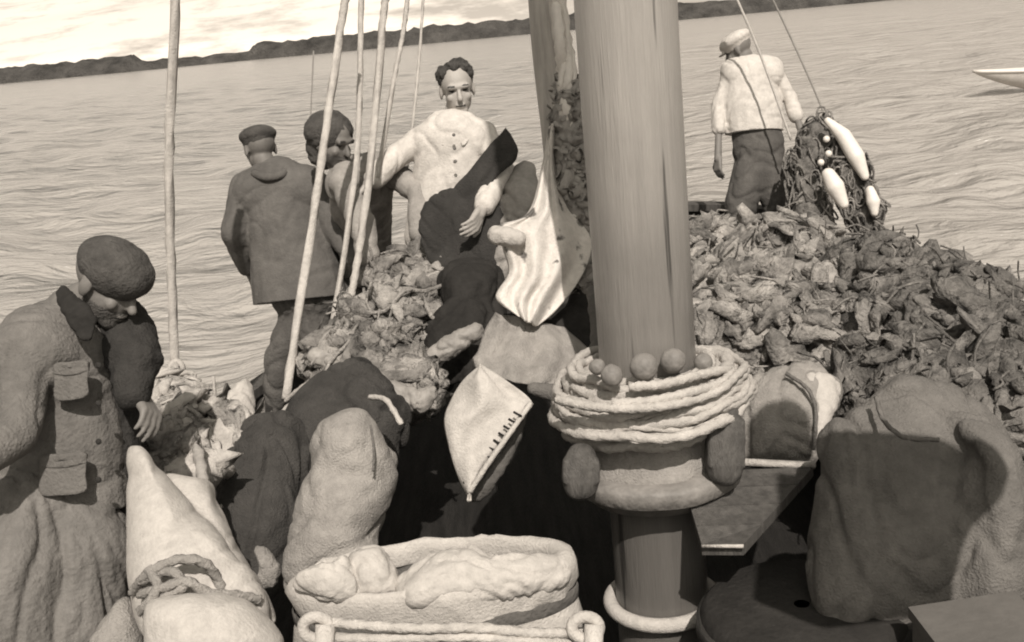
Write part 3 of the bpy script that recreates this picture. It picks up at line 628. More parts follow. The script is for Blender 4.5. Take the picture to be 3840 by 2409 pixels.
mb = MB(); pillow(mb, [(1190, 300, 4.98), (1191, 299, 4.98), (1206, 330, 4.98), (1218, 360, 4.98), (1202, 388, 4.98), (1180, 400, 4.97), (1150, 450, 4.95), (1185, 510, 4.95), (1175, 590, 4.92), (1165, 655, 4.9), (1090, 650, 4.9), (1050, 655, 4.9), (1000, 610, 4.9), (985, 540, 4.92), (1003, 475, 4.95), (1075, 440, 4.97), (1130, 375, 4.98), (1188, 301, 4.98)], .03, .22, sub=2, centre=(1095, 500, 4.95), back=.5)
link('oilskin', clay(mb, .007, 1, dict(a=.012, s=5, fine=.001, st=(1.3, 1.3, .7))), M_['jersey_shade'], personD)  # solid dark panel in place of the mast's shadow across him
for px, py in ((1068, 318), (1070, 350), (1072, 380)):
    mb = MB(); ell(mb, P(px, py, 5.01), (.008, .005, .008), rt, fwd, up, 6); link('button', mb.mesh(), M_['burlap2'], personD)
mb = MB(); capsule(mb, P(1072, 272, 5.25), P(1066, 292, 5.22), .056, .07); link('roll_neck', clay(mb, .006, 3, dict(a=.005, s=9)), M_['jersey_shade'], personD)
for sx in (-1, 1):
    mb = MB(); pillow(mb, [(1066 + sx * 12, 308, 5.09), (1066 + sx * 28, 292, 5.13), (1066 + sx * 46, 296, 5.15), (1066 + sx * 40, 326, 5.1), (1066 + sx * 22, 345, 5.08)], .008, .3, 3, 5); link('collar', clay(mb, .004, 1), M_['cream'], personD)
# dark oilskins by the mast foot, also filling in for deck shadow
mb = MB(); pillow(mb, [(1050, 650, 4.75), (1165, 640, 4.8), (1190, 740, 4.7), (1180, 820, 4.5), (1100, 900, 4.3), (1020, 890, 4.4), (1000, 800, 4.5), (1060, 730, 4.6)], .15)
tag(link('oilskin_shade_heap', clay(mb, .012, 3, dict(a=.03, s=4, fine=.002)), M_['dark']), 'dark oilskins and painted-in deck shade between the pale heap and the sail', 'oilskins')
mb = MB(); chain(mb, [(1180, 640, 4.9, .05), (1215, 560, 4.95, .09), (1225, 470, 5.0, .08), (1235, 410, 5.1, .05)])
tag(link('canvas_bag', clay(mb, .009, 3, dict(a=.02, s=7)), M_['burlap']), 'grey canvas bag standing right of the bare headed man', 'bag')
# man standing at the bow
personG, WG, _ = person('man in white shirt and pale cap standing at the bow with his back turned', dict(head=(1738, 118, 7.6), neck=(1752, 145, 7.6), chest=(1768, 205, 7.6), belly=(1775, 270, 7.6), pelvis=(1785, 345, 7.6),
    shl=(1722, 165, 7.6), shr=(1815, 160, 7.6), ell=(1692, 245, 7.6), hal=(1690, 375, 7.55), elr=(1860, 235, 7.6), har=(1890, 320, 7.5), knl=(1745, 480, 7.6), ftl=(1745, 590, 7.6), knr=(1830, 480, 7.6), ftr=(1830, 590, 7.6)),
    rad(chest=.17, belly=.165, pelvis=.185, leg=.12, arm=.038, cuff=.45, hem=((1780, 312, 7.6), (1786, 400, 7.6)), coat=[((1760, 190, 7.6), (1770, 250, 7.6), .185, .21), ((1770, 250, 7.6), (1782, 380, 7.6), .21, .19)]), V((-.75, .35, -.45)), V((0, 0, 1)), ('cream', 'trouser'), k=1.0, skin='skin_dark', hat=('capl', True, .055, 1.2), jf=dict(a=.008, s=6, fine=.001, seed=13, st=(1, 1, 1)))
mb = MB(); tube(mb, catmull([P(x, y, d) for x, y, d in ((598, 408, 5.5), (625, 418, 5.46), (662, 412, 5.48), (672, 398, 5.55))], 6), .022, 8); link('collar', mb.mesh(), M_['brown'], personB)
# left foreground man
personA, WA, fA = person('man in dark cap and faded smock bent over in the left foreground', dict(head=(252, 668, 2.95), neck=(165, 725, 3.0), chest=(125, 850, 3.0), belly=(120, 1000, 3.0), pelvis=(120, 1150, 3.0),
    shl=(62, 835, 2.88), shr=(215, 790, 3.12), ell=(35, 1020, 2.75), hal=(-90, 1110, 2.6), elr=(275, 850, 3.05), har=(330, 935, 2.95), knl=(95, 1480, 2.9), ftl=(90, 1750, 2.95), knr=(190, 1480, 3.0), ftr=(190, 1750, 3.0)),
    rad(sleeves='l', sh=.062, chest=.16, belly=.16, pelvis=.165, arm=.048, leg=.12, cuff=.75, hem=((120, 1200, 3.0), (125, 1300, 3.0)), coat=[((110, 870, 3.0), (125, 1020, 3.0), .175, .19), ((125, 1020, 3.0), (130, 1300, 3.0), .19, .2)]), V((.75, -.35, -.55)), V((.45, 0, 1)), ('smock', 'apron'), hat=('cap', False, .075, 1.13, 'cap', .012), k=.97, beard=True, skin='skin_dark', jf=dict(a=.009, s=7, fine=.001, seed=31, st=(.8, .8, 1.3)), tf=dict(a=.012, s=4, fine=.002), curl=.8, vox=.0048)
mb = MB(); chain(mb, [(235, 745, 3.08, .07), (290, 770, 3.05, .08), (318, 850, 2.98, .075), (312, 925, 2.92, .05)]); chain(mb, [(270, 790, 3.1, .07), (275, 950, 3.05, .055), (278, 1150, 3.05, .05), (285, 1330, 3.05, .05), (240, 1420, 3.0, .05), (190, 1600, 2.95, .06)])
link('shade_sleeve', clay(mb, .01, 3, dict(a=.01, s=8)), M_['jersey_shade'], personA)  # shadowed side of the man, put in as dark cloth
mb = MB(); pillow(mb, [(150, 672, 2.9), (185, 700, 2.86), (225, 745, 2.82), (215, 800, 2.8), (180, 790, 2.8), (150, 740, 2.84), (135, 700, 2.88)], .015, sub=3, rings=5)
link('collar', clay(mb, .005, 1, dict(a=.006, s=10)), M_['dark'], personA)
for (x0, y0, x1, y1) in ((128, 858, 205, 940), (95, 1075, 200, 1165)):
    for fl in (0, 1):
        yb = y1 if not fl else y0 + 24; mb = MB(); pillow(mb, [(x0, y0, 2.835), ((x0 + x1) / 2, y0 - 6, 2.83), (x1, y0 - 8, 2.835), (x1 + 1, (y0 + yb) / 2, 2.835), (x1, yb - 8, 2.835), ((x0 + x1) / 2, yb + 2, 2.83), (x0, yb, 2.835), (x0 - 1, (y0 + yb) / 2, 2.835)], .003 if not fl else .006, .25, 4, 5, back=5)
        link('pocket' if not fl else 'pocket_flap', folds(mb.mesh(), a=.002, s=10, fine=0), M_['smock'], personA)
for py in (860, 950, 1040, 1130):
    mb = MB(); ell(mb, P(232, py, 2.81), (.008, .005, .008), rt, fwd, up, 6); link('button', mb.mesh(), M_['dark'], personA)
mb = MB(); chain(mb, [(125, 1170, 3.0, .15), (140, 1310, 2.96, .185), (95, 1480, 2.92, .2), (60, 1700, 2.9, .22)], .8); chain(mb, [(60, 1200, 2.9, .12), (20, 1350, 2.86, .16), (0, 1600, 2.84, .17)])
link('apron', clay(mb, .009, 3, dict(a=.018, s=5.5, fine=.001, seed=14, st=(1.5, 1.5, .45))), M_['apron'], personA)
ds = empty('dark_sack', P(600, 1400, 3.6)); tag(ds, 'tall sack coloured dark for shade, leaning left of the burlap one', 'sack')
mb = MB(); pillow(mb, [(540, 1035, 3.75), (600, 985, 3.75), (680, 985, 3.72), (725, 1050, 3.7), (715, 1180, 3.6), (690, 1300, 3.5), (640, 1400, 3.45), (570, 1420, 3.45), (535, 1330, 3.5), (512, 1200, 3.6), (505, 1100, 3.7)], .13)
link('sack_cloth', clay(mb, .009, 5, dict(a=.025, s=5, fine=.002, seed=3, st=(1.3, 1.3, .6))), M_['dburlap'], ds)
mb = MB(); pillow(mb, [(600, 1288, 3.3), (628, 1292, 3.3), (655, 1325, 3.3), (660, 1350, 3.3), (645, 1382, 3.3), (612, 1386, 3.3), (596, 1368, 3.3), (612, 1335, 3.3)], .035); link('sack_ear', clay(mb, .006, 3, dict(a=.004, s=14)), M_['burlap'], ds)
ds = empty('dark_sack', P(800, 1300, 3.9)); tag(ds, 'dark humped sack behind the burlap one, under the pale heap', 'sack')
mb = MB(); pillow(mb, [(665, 985, 3.85), (700, 920, 3.9), (770, 870, 3.95), (850, 845, 3.95), (900, 880, 3.9), (960, 960, 3.85), (950, 1050, 3.8), (900, 1160, 3.75), (800, 1200, 3.7), (700, 1150, 3.75), (660, 1060, 3.8)], .15)
link('sack_cloth', clay(mb, .01, 5, dict(a=.025, s=5, fine=.002, seed=6)), M_['dburlap'], ds)
bk = empty('big_sack', P(2200, 1600, 2.9)); tag(bk, 'largest burlap sack, humped, filling the lower right foreground', 'sack')
mb = MB(); pillow(mb, [(2058, 930, 3.0), (2105, 885, 3.02), (2170, 885, 3.05), (2250, 925, 3.05), (2330, 990, 3.05), (2375, 1090, 3.0), (2385, 1200, 2.95), (2395, 1330, 2.9), (2400, 1440, 2.85), (2250, 1500, 2.8), (2050, 1500, 2.8), (1930, 1470, 2.8), (1895, 1330, 2.85), (1925, 1150, 2.9), (1930, 1020, 2.95), (1985, 975, 2.97)], .16, centre=(2160, 1220, 2.92))
pillow(mb, [(2230, 985, 2.88), (2320, 990, 2.9), (2378, 1085, 2.9), (2392, 1200, 2.86), (2402, 1440, 2.8), (2300, 1490, 2.74), (2225, 1380, 2.78), (2205, 1200, 2.82), (2240, 1080, 2.86)], .15)
link('sack_cloth', clay(mb, .009, 3, dict(a=.02, s=5.5, fine=.003, seed=27, st=(1.2, 1.2, .6))), M_['burlap2'], bk)
mb = MB(); tube(mb, catmull([P(*q) for q in [(2062, 935, 2.86), (2080, 990, 2.8), (2130, 1030, 2.74), (2210, 1035, 2.73)]], 8), .006, 8, False, 3, 150); link('sack_seam', mb.mesh(), M_['burlap2'], bk)
# added unseen blocker, shaped to throw the big soft-edged shade on the sacks
fs = []
for out, dd, tt in (([(1905, 975), (2000, 1000), (2110, 1025), (2215, 1035), (2290, 1090), (2318, 1170), (2290, 1240), (2225, 1300), (2200, 1390), (2190, 1480), (1900, 1520), (1780, 1400), (1850, 1200)], 2.85, 1.8), ([(1748, 1085), (1750, 1010), (1790, 960), (1850, 950), (1890, 985), (1905, 1090), (1890, 1150), (1760, 1150)], 3.36, 2.6)):
    fs.append([P(x, y, dd) + sdir * tt for x, y in out])
mb = MB()
for o_ in fs:
    n = len(o_); cc = sum(o_, Vector()) / n; t = sdir * .05; mb.add([p + t for p in o_] + [p - t for p in o_], [tuple(range(n)), tuple(range(n, 2 * n))[::-1]] + [(i, n + i, n + (i + 1) % n, (i + 1) % n) for i in range(n)])
tag(link('shade_blocker', clay(mb, .02, 3), M_['grey']), 'added unseen shade blocker just right of the camera, shading the sacks', 'sail')

# ---------------------------------------------------------------- sacks, tub, box
def sack(name, label, out, th, m, fo, cat='sack', vox=.009, centre=None, group=None, parent=None, power=.5):
    fo = dict(fo); fo['a'] *= .6
    mb = MB(); pillow(mb, out, th, power, centre=centre); return tag(link(name, clay(mb, vox, 3, fo), M_[m], parent), label, cat, group) if label else link(name, clay(mb, vox, 3, fo), M_[m], parent)
bs = empty('burlap_sack', P(790, 1340, 3.2)); tag(bs, 'tall full burlap sack standing in front of the dark humped sack', 'sack')
mb = MB(); pillow(mb, [(735, 1040, 3.2), (765, 980, 3.2), (840, 958, 3.2), (875, 985, 3.2), (905, 1035, 3.2), (930, 1075, 3.2), (935, 1120, 3.2), (900, 1190, 3.2), (820, 1200, 3.2), (755, 1150, 3.2), (732, 1090, 3.2)], .13)
pillow(mb, [(735, 1100, 3.17), (800, 1080, 3.17), (910, 1110, 3.17), (915, 1180, 3.17), (880, 1260, 3.15), (880, 1330, 3.1), (800, 1400, 3.1), (700, 1410, 3.1), (672, 1340, 3.1), (695, 1230, 3.15)], .13)
link('sack_cloth', clay(mb, .008, 8, dict(a=.013, s=5, fine=.003, seed=18, st=(.7, .7, 1.6))), M_['burlap'], bs)
mb = MB(); tube(mb, catmull([P(*q) for q in [(872, 1000, 3.06), (880, 1060, 3.05), (878, 1110, 3.05)]], 6), .004, 6); link('sack_seam', mb.mesh(), M_['burlap2'], bs)
# white laced sack
ls = ts
link('laced_flap', sheet([(1128, 862, 3.2), (1092, 895, 3.2), (1062, 938, 3.2), (1045, 985, 3.18), (1054, 1040, 3.16), (1068, 1095, 3.14), (1085, 1140, 3.13), (1104, 1174, 3.12)],
    [(1134, 862, 3.2), (1192, 895, 3.18), (1252, 946, 3.16), (1228, 985, 3.14), (1195, 1030, 3.13), (1162, 1075, 3.12), (1132, 1120, 3.12), (1107, 1174, 3.12)], 1.3, .016, 4), M_['white'], ts)
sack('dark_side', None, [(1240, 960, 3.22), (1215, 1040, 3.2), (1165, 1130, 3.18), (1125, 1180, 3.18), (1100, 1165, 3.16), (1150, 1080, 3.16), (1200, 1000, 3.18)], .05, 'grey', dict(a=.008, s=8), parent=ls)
mb = MB()
for i in range(11):
    s = i / 10; a = P(1218 - 118 * s, 975 + 165 * s, 3.09 + .01 * s); tube(mb, [a - rt * .011 + up * .006, a - fwd * .006, a + rt * .011 - up * .006], .0035, 6)
link('lacing', mb.mesh(), M_['dark'], ls)
mb = MB(); tube(mb, catmull([P(*q) for q in [(1250, 948, 3.12), (1200, 1020, 3.08), (1150, 1090, 3.07), (1104, 1160, 3.08)]], 8), .008, 8, False, 3, 120); link('seam_cord', mb.mesh(), M_['white'], ls)
# bottom left white sacks
s1 = empty('canvas_roll', P(450, 1400, 2.5)); tag(s1, 'long white canvas roll slanting up in the lower left, tied with rope', 'sack')
mb = MB(); pillow(mb, [(300, 1080, 2.85), (322, 1060, 2.85), (350, 1075, 2.85), (420, 1160, 2.8), (490, 1240, 2.75), (555, 1320, 2.65), (615, 1400, 2.6), (620, 1480, 2.55), (480, 1520, 2.5), (350, 1500, 2.5), (306, 1380, 2.6), (300, 1240, 2.7)], .13, centre=(430, 1330, 2.65))
pillow(mb, [(385, 1128, 2.9), (440, 1122, 2.9), (497, 1135, 2.92), (518, 1195, 2.9), (565, 1300, 2.8), (615, 1390, 2.7), (640, 1470, 2.6), (540, 1420, 2.7), (440, 1260, 2.82)], .08)
link('rolled_canvas', clay(mb, .008, 3, dict(a=.008, s=4, fine=.001, seed=2)), M_['white2'], s1)
mb = MB(); g = random.Random(2)
for pts in ([(312, 1395, 2.52), (350, 1350, 2.46), (420, 1318, 2.45), (480, 1325, 2.47), (510, 1360, 2.5), (525, 1400, 2.5)], [(330, 1400, 2.46), (380, 1385, 2.42), (440, 1370, 2.42), (490, 1395, 2.44), (560, 1402, 2.48), (610, 1412, 2.52)],
            [(350, 1340, 2.46), (370, 1380, 2.42), (350, 1420, 2.42), (330, 1440, 2.44)], [(330, 1370, 2.48), (400, 1345, 2.44), (430, 1380, 2.42), (380, 1410, 2.42)]):
    tube(mb, catmull([P(*q) for q in pts], 10), .011, 12, False, 3, 170)
link('tie_rope', mb.mesh(), M_['burlap'], s1)
sack('round_white_sack', 'round white sack below the tied one at the bottom left edge', [(345, 1420, 2.4), (400, 1400, 2.4), (480, 1392, 2.4), (570, 1408, 2.42), (630, 1450, 2.42), (665, 1510, 2.4), (640, 1600, 2.38), (500, 1640, 2.35), (360, 1600, 2.36), (335, 1500, 2.38)], .12, 'white2', dict(a=.01, s=4, fine=.001, seed=5))
sack('grey_sack', 'grey sack corner between the apron and the white sacks at the bottom', [(215, 1512, 2.6), (260, 1440, 2.62), (300, 1400, 2.64), (325, 1450, 2.62), (335, 1520, 2.6), (300, 1600, 2.58), (220, 1600, 2.58)], .06, 'burlap', dict(a=.012, s=6))
# tub with canvas bundles
tb = empty('round_tub', P(1015, 1500, 2.6)); tag(tb, 'low wide white canvas tub with a dark band at the bottom centre', 'tub')
tc = P(1017, 1352, 2.58); TX, TY, TZ = tc.x, tc.y, tc.z
def trim(name, prof, m, fo=None, S=96):
    mb = MB(); lathe(mb, prof, TX, TY, S, 1, .42, .03); me = mb.mesh()
    if fo: folds(me, **fo)
    return link(name, me, M_[m], tb)
trim('rim', [(.285, TZ - .03), (.283, TZ), (.295, TZ + .022), (.315, TZ + .03), (.335, TZ + .022), (.345, TZ), (.342, TZ - .03), (.335, TZ - .055)], 'white', dict(a=.012, s=6, fine=.001, st=(1, 1, 2)))
trim('band', [(.335, TZ - .052), (.339, TZ - .058), (.337, TZ - .085), (.332, TZ - .09)], 'grey')
trim('tub_wall', [(.332, TZ - .088), (.335, TZ - .1), (.345, TZ - .14), (.335, TZ - .2), (.31, TZ - .3), (.28, TZ - .4), (.25, TZ - .45), (.02, TZ - .45)], 'white', dict(a=.006, s=8, fine=.001))
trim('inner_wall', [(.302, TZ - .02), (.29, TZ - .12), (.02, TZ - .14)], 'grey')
sack('white_bundle', 'rounded white bundle with one dark hole standing in the tub', [(820, 1320, 2.55), (850, 1296, 2.55), (900, 1292, 2.55), (925, 1320, 2.55), (938, 1365, 2.52), (925, 1400, 2.5), (840, 1405, 2.5), (818, 1370, 2.52)], .06, 'white2', dict(a=.014, s=11, fine=.002), 'bundle', .006, group='white bundles in the tub')
sack('white_bundle', 'low pointed white bundle at the left end of the tub', [(690, 1372, 2.5), (740, 1345, 2.52), (762, 1330, 2.52), (785, 1348, 2.52), (810, 1325, 2.52), (835, 1330, 2.52), (850, 1400, 2.48), (780, 1418, 2.46), (720, 1395, 2.48)], .06, 'white2', dict(a=.014, s=11, fine=.002), 'bundle', .006, group='white bundles in the tub')
sack('white_bundle', 'broad heaped white bundle with ruffled top filling the tub', [(930, 1375, 2.52), (980, 1335, 2.55), (1030, 1315, 2.56), (1065, 1306, 2.56), (1090, 1312, 2.56), (1110, 1302, 2.56), (1140, 1318, 2.56), (1190, 1340, 2.56), (1230, 1355, 2.54), (1290, 1330, 2.55), (1335, 1325, 2.55), (1335, 1365, 2.5), (1200, 1400, 2.45), (1050, 1420, 2.44), (960, 1418, 2.44)], .06, 'white2', dict(a=.014, s=11, fine=.002), 'bundle', .006, centre=(1120, 1370, 2.5), group='white bundles in the tub')
mb = MB(); ell(mb, P(855, 1358, 2.475), (.008, .004, .006), rt, fwd, up, 8); tag(link('wooden_peg', mb.mesh(), M_['dark']), 'tiny dark peg in the rounded white bundle', 'peg')
# rope frame in front of the tub
rf = empty('rope_fender', P(1060, 1505, 2.25)); tag(rf, 'pale thick rope rail with an eye at each end along the bottom edge', 'rope rail')
for i, pts in enumerate(([(745, 1462, 2.3), (850, 1472, 2.26), (1000, 1480, 2.24), (1120, 1478, 2.24), (1250, 1490, 2.26), (1390, 1490, 2.32)], [(745, 1500, 2.3), (900, 1504, 2.26), (1100, 1500, 2.24), (1260, 1512, 2.26), (1390, 1516, 2.32)])):
    mb = MB(); tube(mb, catmull([P(*q) for q in pts], 10), .0105, 12, False, 3, 120); link('rail_rope', mb.mesh(), M_['rope'], rf)
for px in (745, 1378):
    mb = MB(); tube(mb, [P(px + 32 * math.cos(a), 1478 + 26 * math.sin(a), 2.28) for a in [k * math.pi / 10 for k in range(20)]], .013, 12, True); link('end_eye', mb.mesh(), M_['rope'], rf)
    mb = MB(); tube(mb, [P(px + 20, 1470, 2.27), P(px + 16, 1620, 2.25)], .02, 12); link('rail_post', mb.mesh(), M_['white'], rf)
# pale box and dark cask bottom right
bx = empty('fish_box', P(2270, 1700, 2.6)); tag(bx, 'pale wooden box with a rim at the bottom right edge', 'box')
a, b = P(2148, 1438, 2.6), P(2385, 1402, 2.6); X = (b - a) / 2; Yv = Vector((X.y, -X.x, 0)).normalized() * .16; c0 = (a + b) / 2 + Yv
mb = MB(); box(mb, c0 - Vector((0, 0, .22)), X, Yv, Vector((0, 0, .2))); link('box_side', mb.mesh(False), M_['board'], bx)
mb = MB(); box(mb, c0 - Vector((0, 0, .008)), X * 1.06, Yv * 1.06, Vector((0, 0, .014))); link('box_rim', mb.mesh(False), M_['board'], bx)
ck = empty('tarred_cask', P(1900, 1600, 2.7)); tag(ck, 'black tarred cask lying in shade at the bottom right', 'cask')
mb = MB(); q = P(1900, 1445, 2.8); lathe(mb, [(.02, q.z), (.24, q.z), (.26, q.z - .02), (.29, q.z - .25), (.27, q.z - .5)], q.x, q.y + .05, 48); link('cask_body', mb.mesh(), M_['dark'], ck)
mb = MB(); lathe(mb, [(.262, q.z - .03), (.272, q.z - .035), (.275, q.z - .07), (.268, q.z - .075)], q.x, q.y + .05, 48); link('hoop', mb.mesh(), M_['hull'], ck)
# pale sack slumped in the blocker's shadow, right of the mast
wc = tag(empty('slumped_sack', P(1840, 1090, 3.4)), 'big pale sack slumped on the shelf right of the mast', 'sack')
sack('sack_body', None, [(1725, 960, 3.45), (1760, 900, 3.5), (1830, 868, 3.52), (1900, 862, 3.52), (1955, 885, 3.5), (1980, 920, 3.48), (1965, 985, 3.42), (1935, 1050, 3.38), (1915, 1090, 3.36), (1830, 1094, 3.34), (1750, 1092, 3.34), (1722, 1030, 3.4)], .12, 'burlap', dict(a=.022, s=7, fine=.003), parent=wc, vox=.008)
mb = MB(); tube(mb, catmull([P(*q) for q in [(1850, 880, 3.36), (1900, 915, 3.32), (1920, 970, 3.3), (1915, 1060, 3.28)]], 8), .006, 8, False, 3, 150); link('sack_seam', mb.mesh(), M_['burlap2'], wc)
sack('hanging_corner', None, [(1895, 880, 3.4), (1950, 880, 3.42), (1978, 915, 3.42), (1965, 980, 3.36), (1930, 1042, 3.3), (1912, 1010, 3.32), (1905, 950, 3.36)], .03, 'white', dict(a=.01, s=9, fine=.002), parent=wc)

# ---------------------------------------------------------------- heaps of netting
def heap(name, label, cat, spine, m, loopm, nloop, size, seed, amp=.06, thick=.006, vox=.03, kids='strands', ws=4):
    """spine: list of (px,py,depth,radius); a lumpy mound that carries crumpled loops of net all over"""
    mb = MB()
    for s in spine:
        for q in s if isinstance(s, list) else [s]: pass
    for s in spine: chain(mb, s) if len(s) > 1 else ell(mb, P(*s[0][:3]), (s[0][3],) * 3, rt, up, fwd)
    me = clay(mb, vox, 2, dict(a=amp, s=ws, fine=amp * .3, seed=seed))
    gx = random.Random(seed); mb = MB(); mb2 = MB(); pol = me.polygons; tot = len(pol)
    for i in range(int(nloop * 1.5)):
        p = pol[gx.randrange(tot)]
        if p.normal.dot(fwd) > .3 or p.normal.z < -.4: continue
        if gx.random() < .88: clump(gx, mb if gx.random() < .65 else mb2, p.center + p.normal * size * .1, p.normal, size * gx.choice((.5, .7, .9, 1.1, 1.5))); continue
        big = gx.random() < .1; patch(gx, mb if gx.random() < .6 else mb2, p.center, p.normal, size * (gx.uniform(1.6, 2.8) if big else gx.uniform(.35, 1.2)), gx.uniform(.14, .3) if big else gx.uniform(.22, .6), .5 if big else 1)
    for i in range(nloop // (5 if nloop > 900 else 9)):
        p = pol[gx.randrange(tot)]; u, v = frame(p.normal); th = gx.uniform(0, 6.28); u, v = u * math.cos(th) + v * math.sin(th), v * math.cos(th) - u * math.sin(th)
        L = size * gx.uniform(.8, 2.4); c = p.center + p.normal * size * .3; q = [c + u * (k - 2) * L * .5 + v * gx.uniform(-.4, .4) * L + p.normal * gx.uniform(-.1, .25) * L for k in range(5)]
        tube(mb2 if gx.random() < .5 else mb, catmull(q, 3), thick * gx.uniform(.3, .8), 5)
    o = link(name, me, M_[m]); tag(o, label, cat)
    link('net_folds', mb.mesh(), M_[m], o); link('net_strands', mb2.mesh(), M_[loopm], o)
    return o
heap('net_heap', 'pale grey heap of crumpled net between the mast and the bow', 'net heap',
     [[(1640, 640, 6.6, .28), (1780, 640, 6.6, .3), (1900, 660, 6.3, .3)], [(1660, 740, 5.7, .28), (1800, 740, 5.6, .3), (1920, 760, 5.4, .28)], [(1690, 850, 4.7, .22), (1820, 830, 4.7, .25), (1930, 860, 4.6, .22)], [(1700, 600, 7.0, .2), (1850, 600, 7.0, .22)]],
     'netl', 'netm', 950, .09, 11, .09, .008)
heap('net_heap', 'darker heap of tangled net along the right gunwale', 'net heap',
     [[(2010, 690, 5.6, .2), (2120, 700, 5.2, .22), (2230, 770, 4.8, .24), (2380, 860, 4.5, .26), (2500, 940, 4.3, .26)], [(2010, 820, 4.9, .22), (2120, 830, 4.6, .25), (2250, 900, 4.2, .25), (2400, 980, 3.9, .28)], [(2000, 930, 4.2, .18), (2100, 950, 3.9, .2), (2380, 1080, 3.6, .25), (2440, 1250, 3.5, .3)]],
     'netd', 'netm', 1200, .078, 12, .1, .008)
for i, (px, py, d, r) in enumerate(((2120, 640, 5.2, .07), (2175, 690, 5.0, .06), (2310, 715, 4.7, .085), (2090, 650, 5.3, .06), (2395, 800, 4.4, .07))):
    heap('net_bunch', ('round dark bunch of net topmost on the right heap', 'small round bunch of net on the skyline right of the topmost one', 'larger dark bunch of net peaking midway along the right heap', 'low bunch of net at the foot of the hanging net', 'last dark bunch of net at the right edge')[i], 'net bunch', [[(px, py, d, r), (px + 8, py + 20, d, r)]], 'netd', 'netm', 60, .05, 30 + i, .03, .007, .015)
heap('pale_catch_heap', 'heap of pale crumpled cloth and net between the back turned man and the mast', 'heap',
     [[(940, 690, 5.0, .13), (1000, 690, 5.0, .12)], [(900, 790, 4.7, .16), (960, 800, 4.65, .15)], [(820, 870, 4.3, .13), (900, 880, 4.25, .14), (960, 910, 4.15, .1)], [(1010, 640, 5.1, .07), (975, 660, 5.1, .1)]],
     'netl', 'netm', 620, .085, 14, .06, .012, .02)
for i, (pts, lab) in enumerate(((([(880, 905, 3.95, .02), (930, 925, 3.93, .045), (985, 945, 3.9, .045), (1010, 925, 3.9, .03)]), 'pale rolled cloth poking out at the lower end of the pale heap'),
                               ([(1005, 850, 4.2, .028), (1050, 822, 4.2, .045), (1120, 780, 4.2, .03)], 'pale folded cloth lying on the dark oilskins'),
                               ([(745, 840, 4.2, .04), (790, 850, 4.2, .05), (840, 850, 4.2, .04)], 'pale crumpled rag at the left end of the pale heap'))):
    mb = MB(); chain(mb, pts); tag(link(('rolled_cloth', 'folded_cloth', 'rag')[i], clay(mb, .007, 2, dict(a=.012, s=12)), M_['fish']), lab, ('cloth', 'cloth', 'rag')[i])
heap('catch_heap', 'low jumble of bright fish and net between the left man and the tied sack', 'heap',
     [[(400, 1010, 3.9, .1), (480, 1030, 3.8, .11), (560, 1040, 3.8, .08)], [(400, 1100, 3.4, .09), (450, 1110, 3.4, .09)], [(390, 940, 4.1, .06), (430, 950, 4.1, .06)]], 'netl', 'rope', 260, .075, 15, .05, .012, .018)
mb = MB(); pillow(mb, [(488, 1005, 4.0), (540, 930, 4.05), (585, 890, 4.1), (600, 950, 4.05), (598, 1005, 4.0), (540, 1015, 3.95)], .05)
tag(link('white_cloth', clay(mb, .008, 3, dict(a=.01, s=7)), M_['white']), 'white triangle of cloth left of the dark leaning sack', 'cloth')
mb = MB()
for pts in ([(672, 945, 4.15), (700, 920, 4.1), (730, 900, 4.05), (700, 935, 4.0), (665, 970, 4.0)], [(870, 935, 3.5), (905, 940, 3.45), (925, 965, 3.42), (945, 1000, 3.4)]):
    mb = MB(); tube(mb, catmull([P(*q) for q in pts], 8), .009, 8, False, 3, 150)
    tag(link('loose_rope', mb.mesh(), M_['rope']), 'loose pale rope end at the foot of the thick crossing shroud' if pts[0][0] < 700 else 'short loose rope end on the dark humped sack', 'rope')

mb = MB(); g = random.Random(4)
for i in range(9):
    cc = P(408 + g.uniform(-6, 6), 895 + i * 10, 4.15); q = []
    for k in range(24):
        a = 2 * math.pi * k / 24; q.append(cc + V((math.cos(a) * .085 * g.uniform(.95, 1.05), math.sin(a) * .06, .01 * math.sin(a * 2 + i))))
    tube(mb, q, .0105, 8, True, 3, 150)
tag(link('rope_coil', mb.mesh(), M_['rope']), 'stack of pale rope turns hanging at the foot of the leftmost shroud', 'rope coil')
# ---------------------------------------------------------------- box at the bow, hanging net with floats, row boat
c = P(1755, 560, 7.2); mb = MB(); box(mb, Vector((c.x, c.y, .28)), V((.42, 0, 0)), V((0, .22, 0)), V((0, 0, .3)))
tag(link('bow_locker', mb.mesh(False), M_['hull']), 'dark locker in front of the man in the white shirt', 'locker')
hn = tag(empty('hanging_net', P(1980, 600, 7.0)), 'dark net hung from the stay at the right of the bow', 'net')
mb = MB(); chain(mb, [(1940, 275, 7.3, .02), (1915, 340, 7.2, .09), (1890, 420, 7.2, .11), (1930, 520, 7.1, .07), (1965, 590, 7.0, .03)]); chain(mb, [(1940, 285, 7.3, .03), (1985, 390, 7.1, .1), (2010, 470, 7.1, .08), (2040, 560, 7.0, .05), (2075, 620, 6.8, .03)]); chain(mb, [(1880, 400, 7.2, .1), (1895, 500, 7.1, .08), (1900, 570, 7.0, .05)]); chain(mb, [(2010, 400, 7.1, .07), (2050, 500, 7.05, .05), (2080, 590, 6.9, .03)])
me = clay(mb, .018, 2, dict(a=.05, s=7, fine=.012, st=(1.4, 1.4, .5))); link('net_body', me, M_['netd'], hn)
gx = random.Random(21); mb = MB()
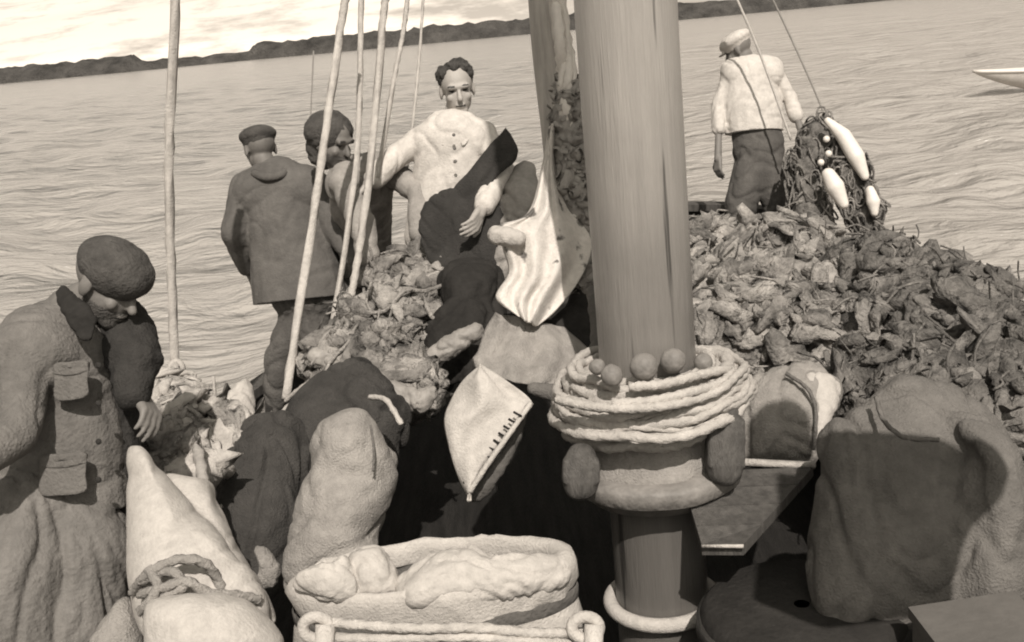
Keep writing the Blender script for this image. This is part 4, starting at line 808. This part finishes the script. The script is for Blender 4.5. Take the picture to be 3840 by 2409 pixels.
for i in range(260):
    p = me.polygons[gx.randrange(len(me.polygons))]; u, v = frame(p.normal); L = gx.uniform(.03, .09)
    off = hn.location
    q = [p.center + off + u * math.cos(a) * L * .5 + v * math.sin(a) * L + p.normal * .01 for a in [k * 1.05 for k in range(6)]]; tube(mb, catmull(q, 2, True), .007, 5, True)
link('net_strands', mb.mesh(), M_['netm'], hn)
for pts, lab in (([(1948, 285, 7.0, .025), (1985, 320, 6.98, .05), (2015, 370, 6.95, .055), (2035, 415, 6.95, .03)], 'long curved white float on the outer side of the hanging net'),
                 ([(1950, 412, 6.9, .045), (1965, 440, 6.9, .06), (1985, 480, 6.9, .035)], 'short white float low in the middle of the hanging net'),
                 ([(2048, 448, 6.9, .03), (2055, 475, 6.9, .045), (2058, 502, 6.9, .025)], 'small white float at the right edge of the hanging net')):
    mb = MB(); chain(mb, pts); tag(link('net_float', clay(mb, .01, 4), M_['float']), lab, 'float', 'white floats on the hanging net')
for i, (px, py) in enumerate(((1945, 328), (1932, 383), (1950, 362))):
    mb = MB(); ell(mb, P(px, py, 6.95), (.022, .022, .022), rt, fwd, up, 8); tag(link('cork_float', mb.mesh(), M_['float']), ('tiny cork high on the hanging net', 'tiny cork left of the other two on the hanging net', 'tiny cork in the middle of the three on the hanging net')[i], 'cork', 'corks on the hanging net')
rb = tag(empty('rowing_boat', G(2380, 220, WZ)), 'small pale rowing boat on the water at the right edge', 'rowing boat')
c = G(2385, 222, WZ); mb = MB(); vs = []; n = 24; Lb = 2.0
for i in range(n + 1):
    s = i / n; x = -Lb * .5 + Lb * 1.0 * s * 1.9; wv = .55 * math.sin(min(s * 1.25 + .02, 1) * math.pi / 2) ** .8 * (1 if s < .8 else 1 - (s - .8) * 1.2)
    for j in range(9):
        a = math.pi * j / 8; vs.append(c + V((x, math.cos(a) * wv, .5 + .15 * (1 - s) ** 2 - math.sin(a) * .55 * min(1, wv * 2.2))))
mb.add(vs, grid_faces(n + 1, 9)); o = mb.mesh(); link('hull', o, M_['cream'], rb)
mb = MB(); 
for j in (0, 8): tube(mb, [Vector(vs[i * 9 + j]) for i in range(n + 1)], .04, 8)
link('gunwale', mb.mesh(), M_['float'], rb)
for s in (.35, .65):
    k = int(s * n); mb = MB(); a, b = Vector(vs[k * 9]), Vector(vs[k * 9 + 8]); box(mb, (a + b) / 2 - V((0, 0, .12)), V((.12, 0, 0)), (b - a) / 2 * .9, V((0, 0, .02))); link('thwart', mb.mesh(False), M_['wood'], rb)
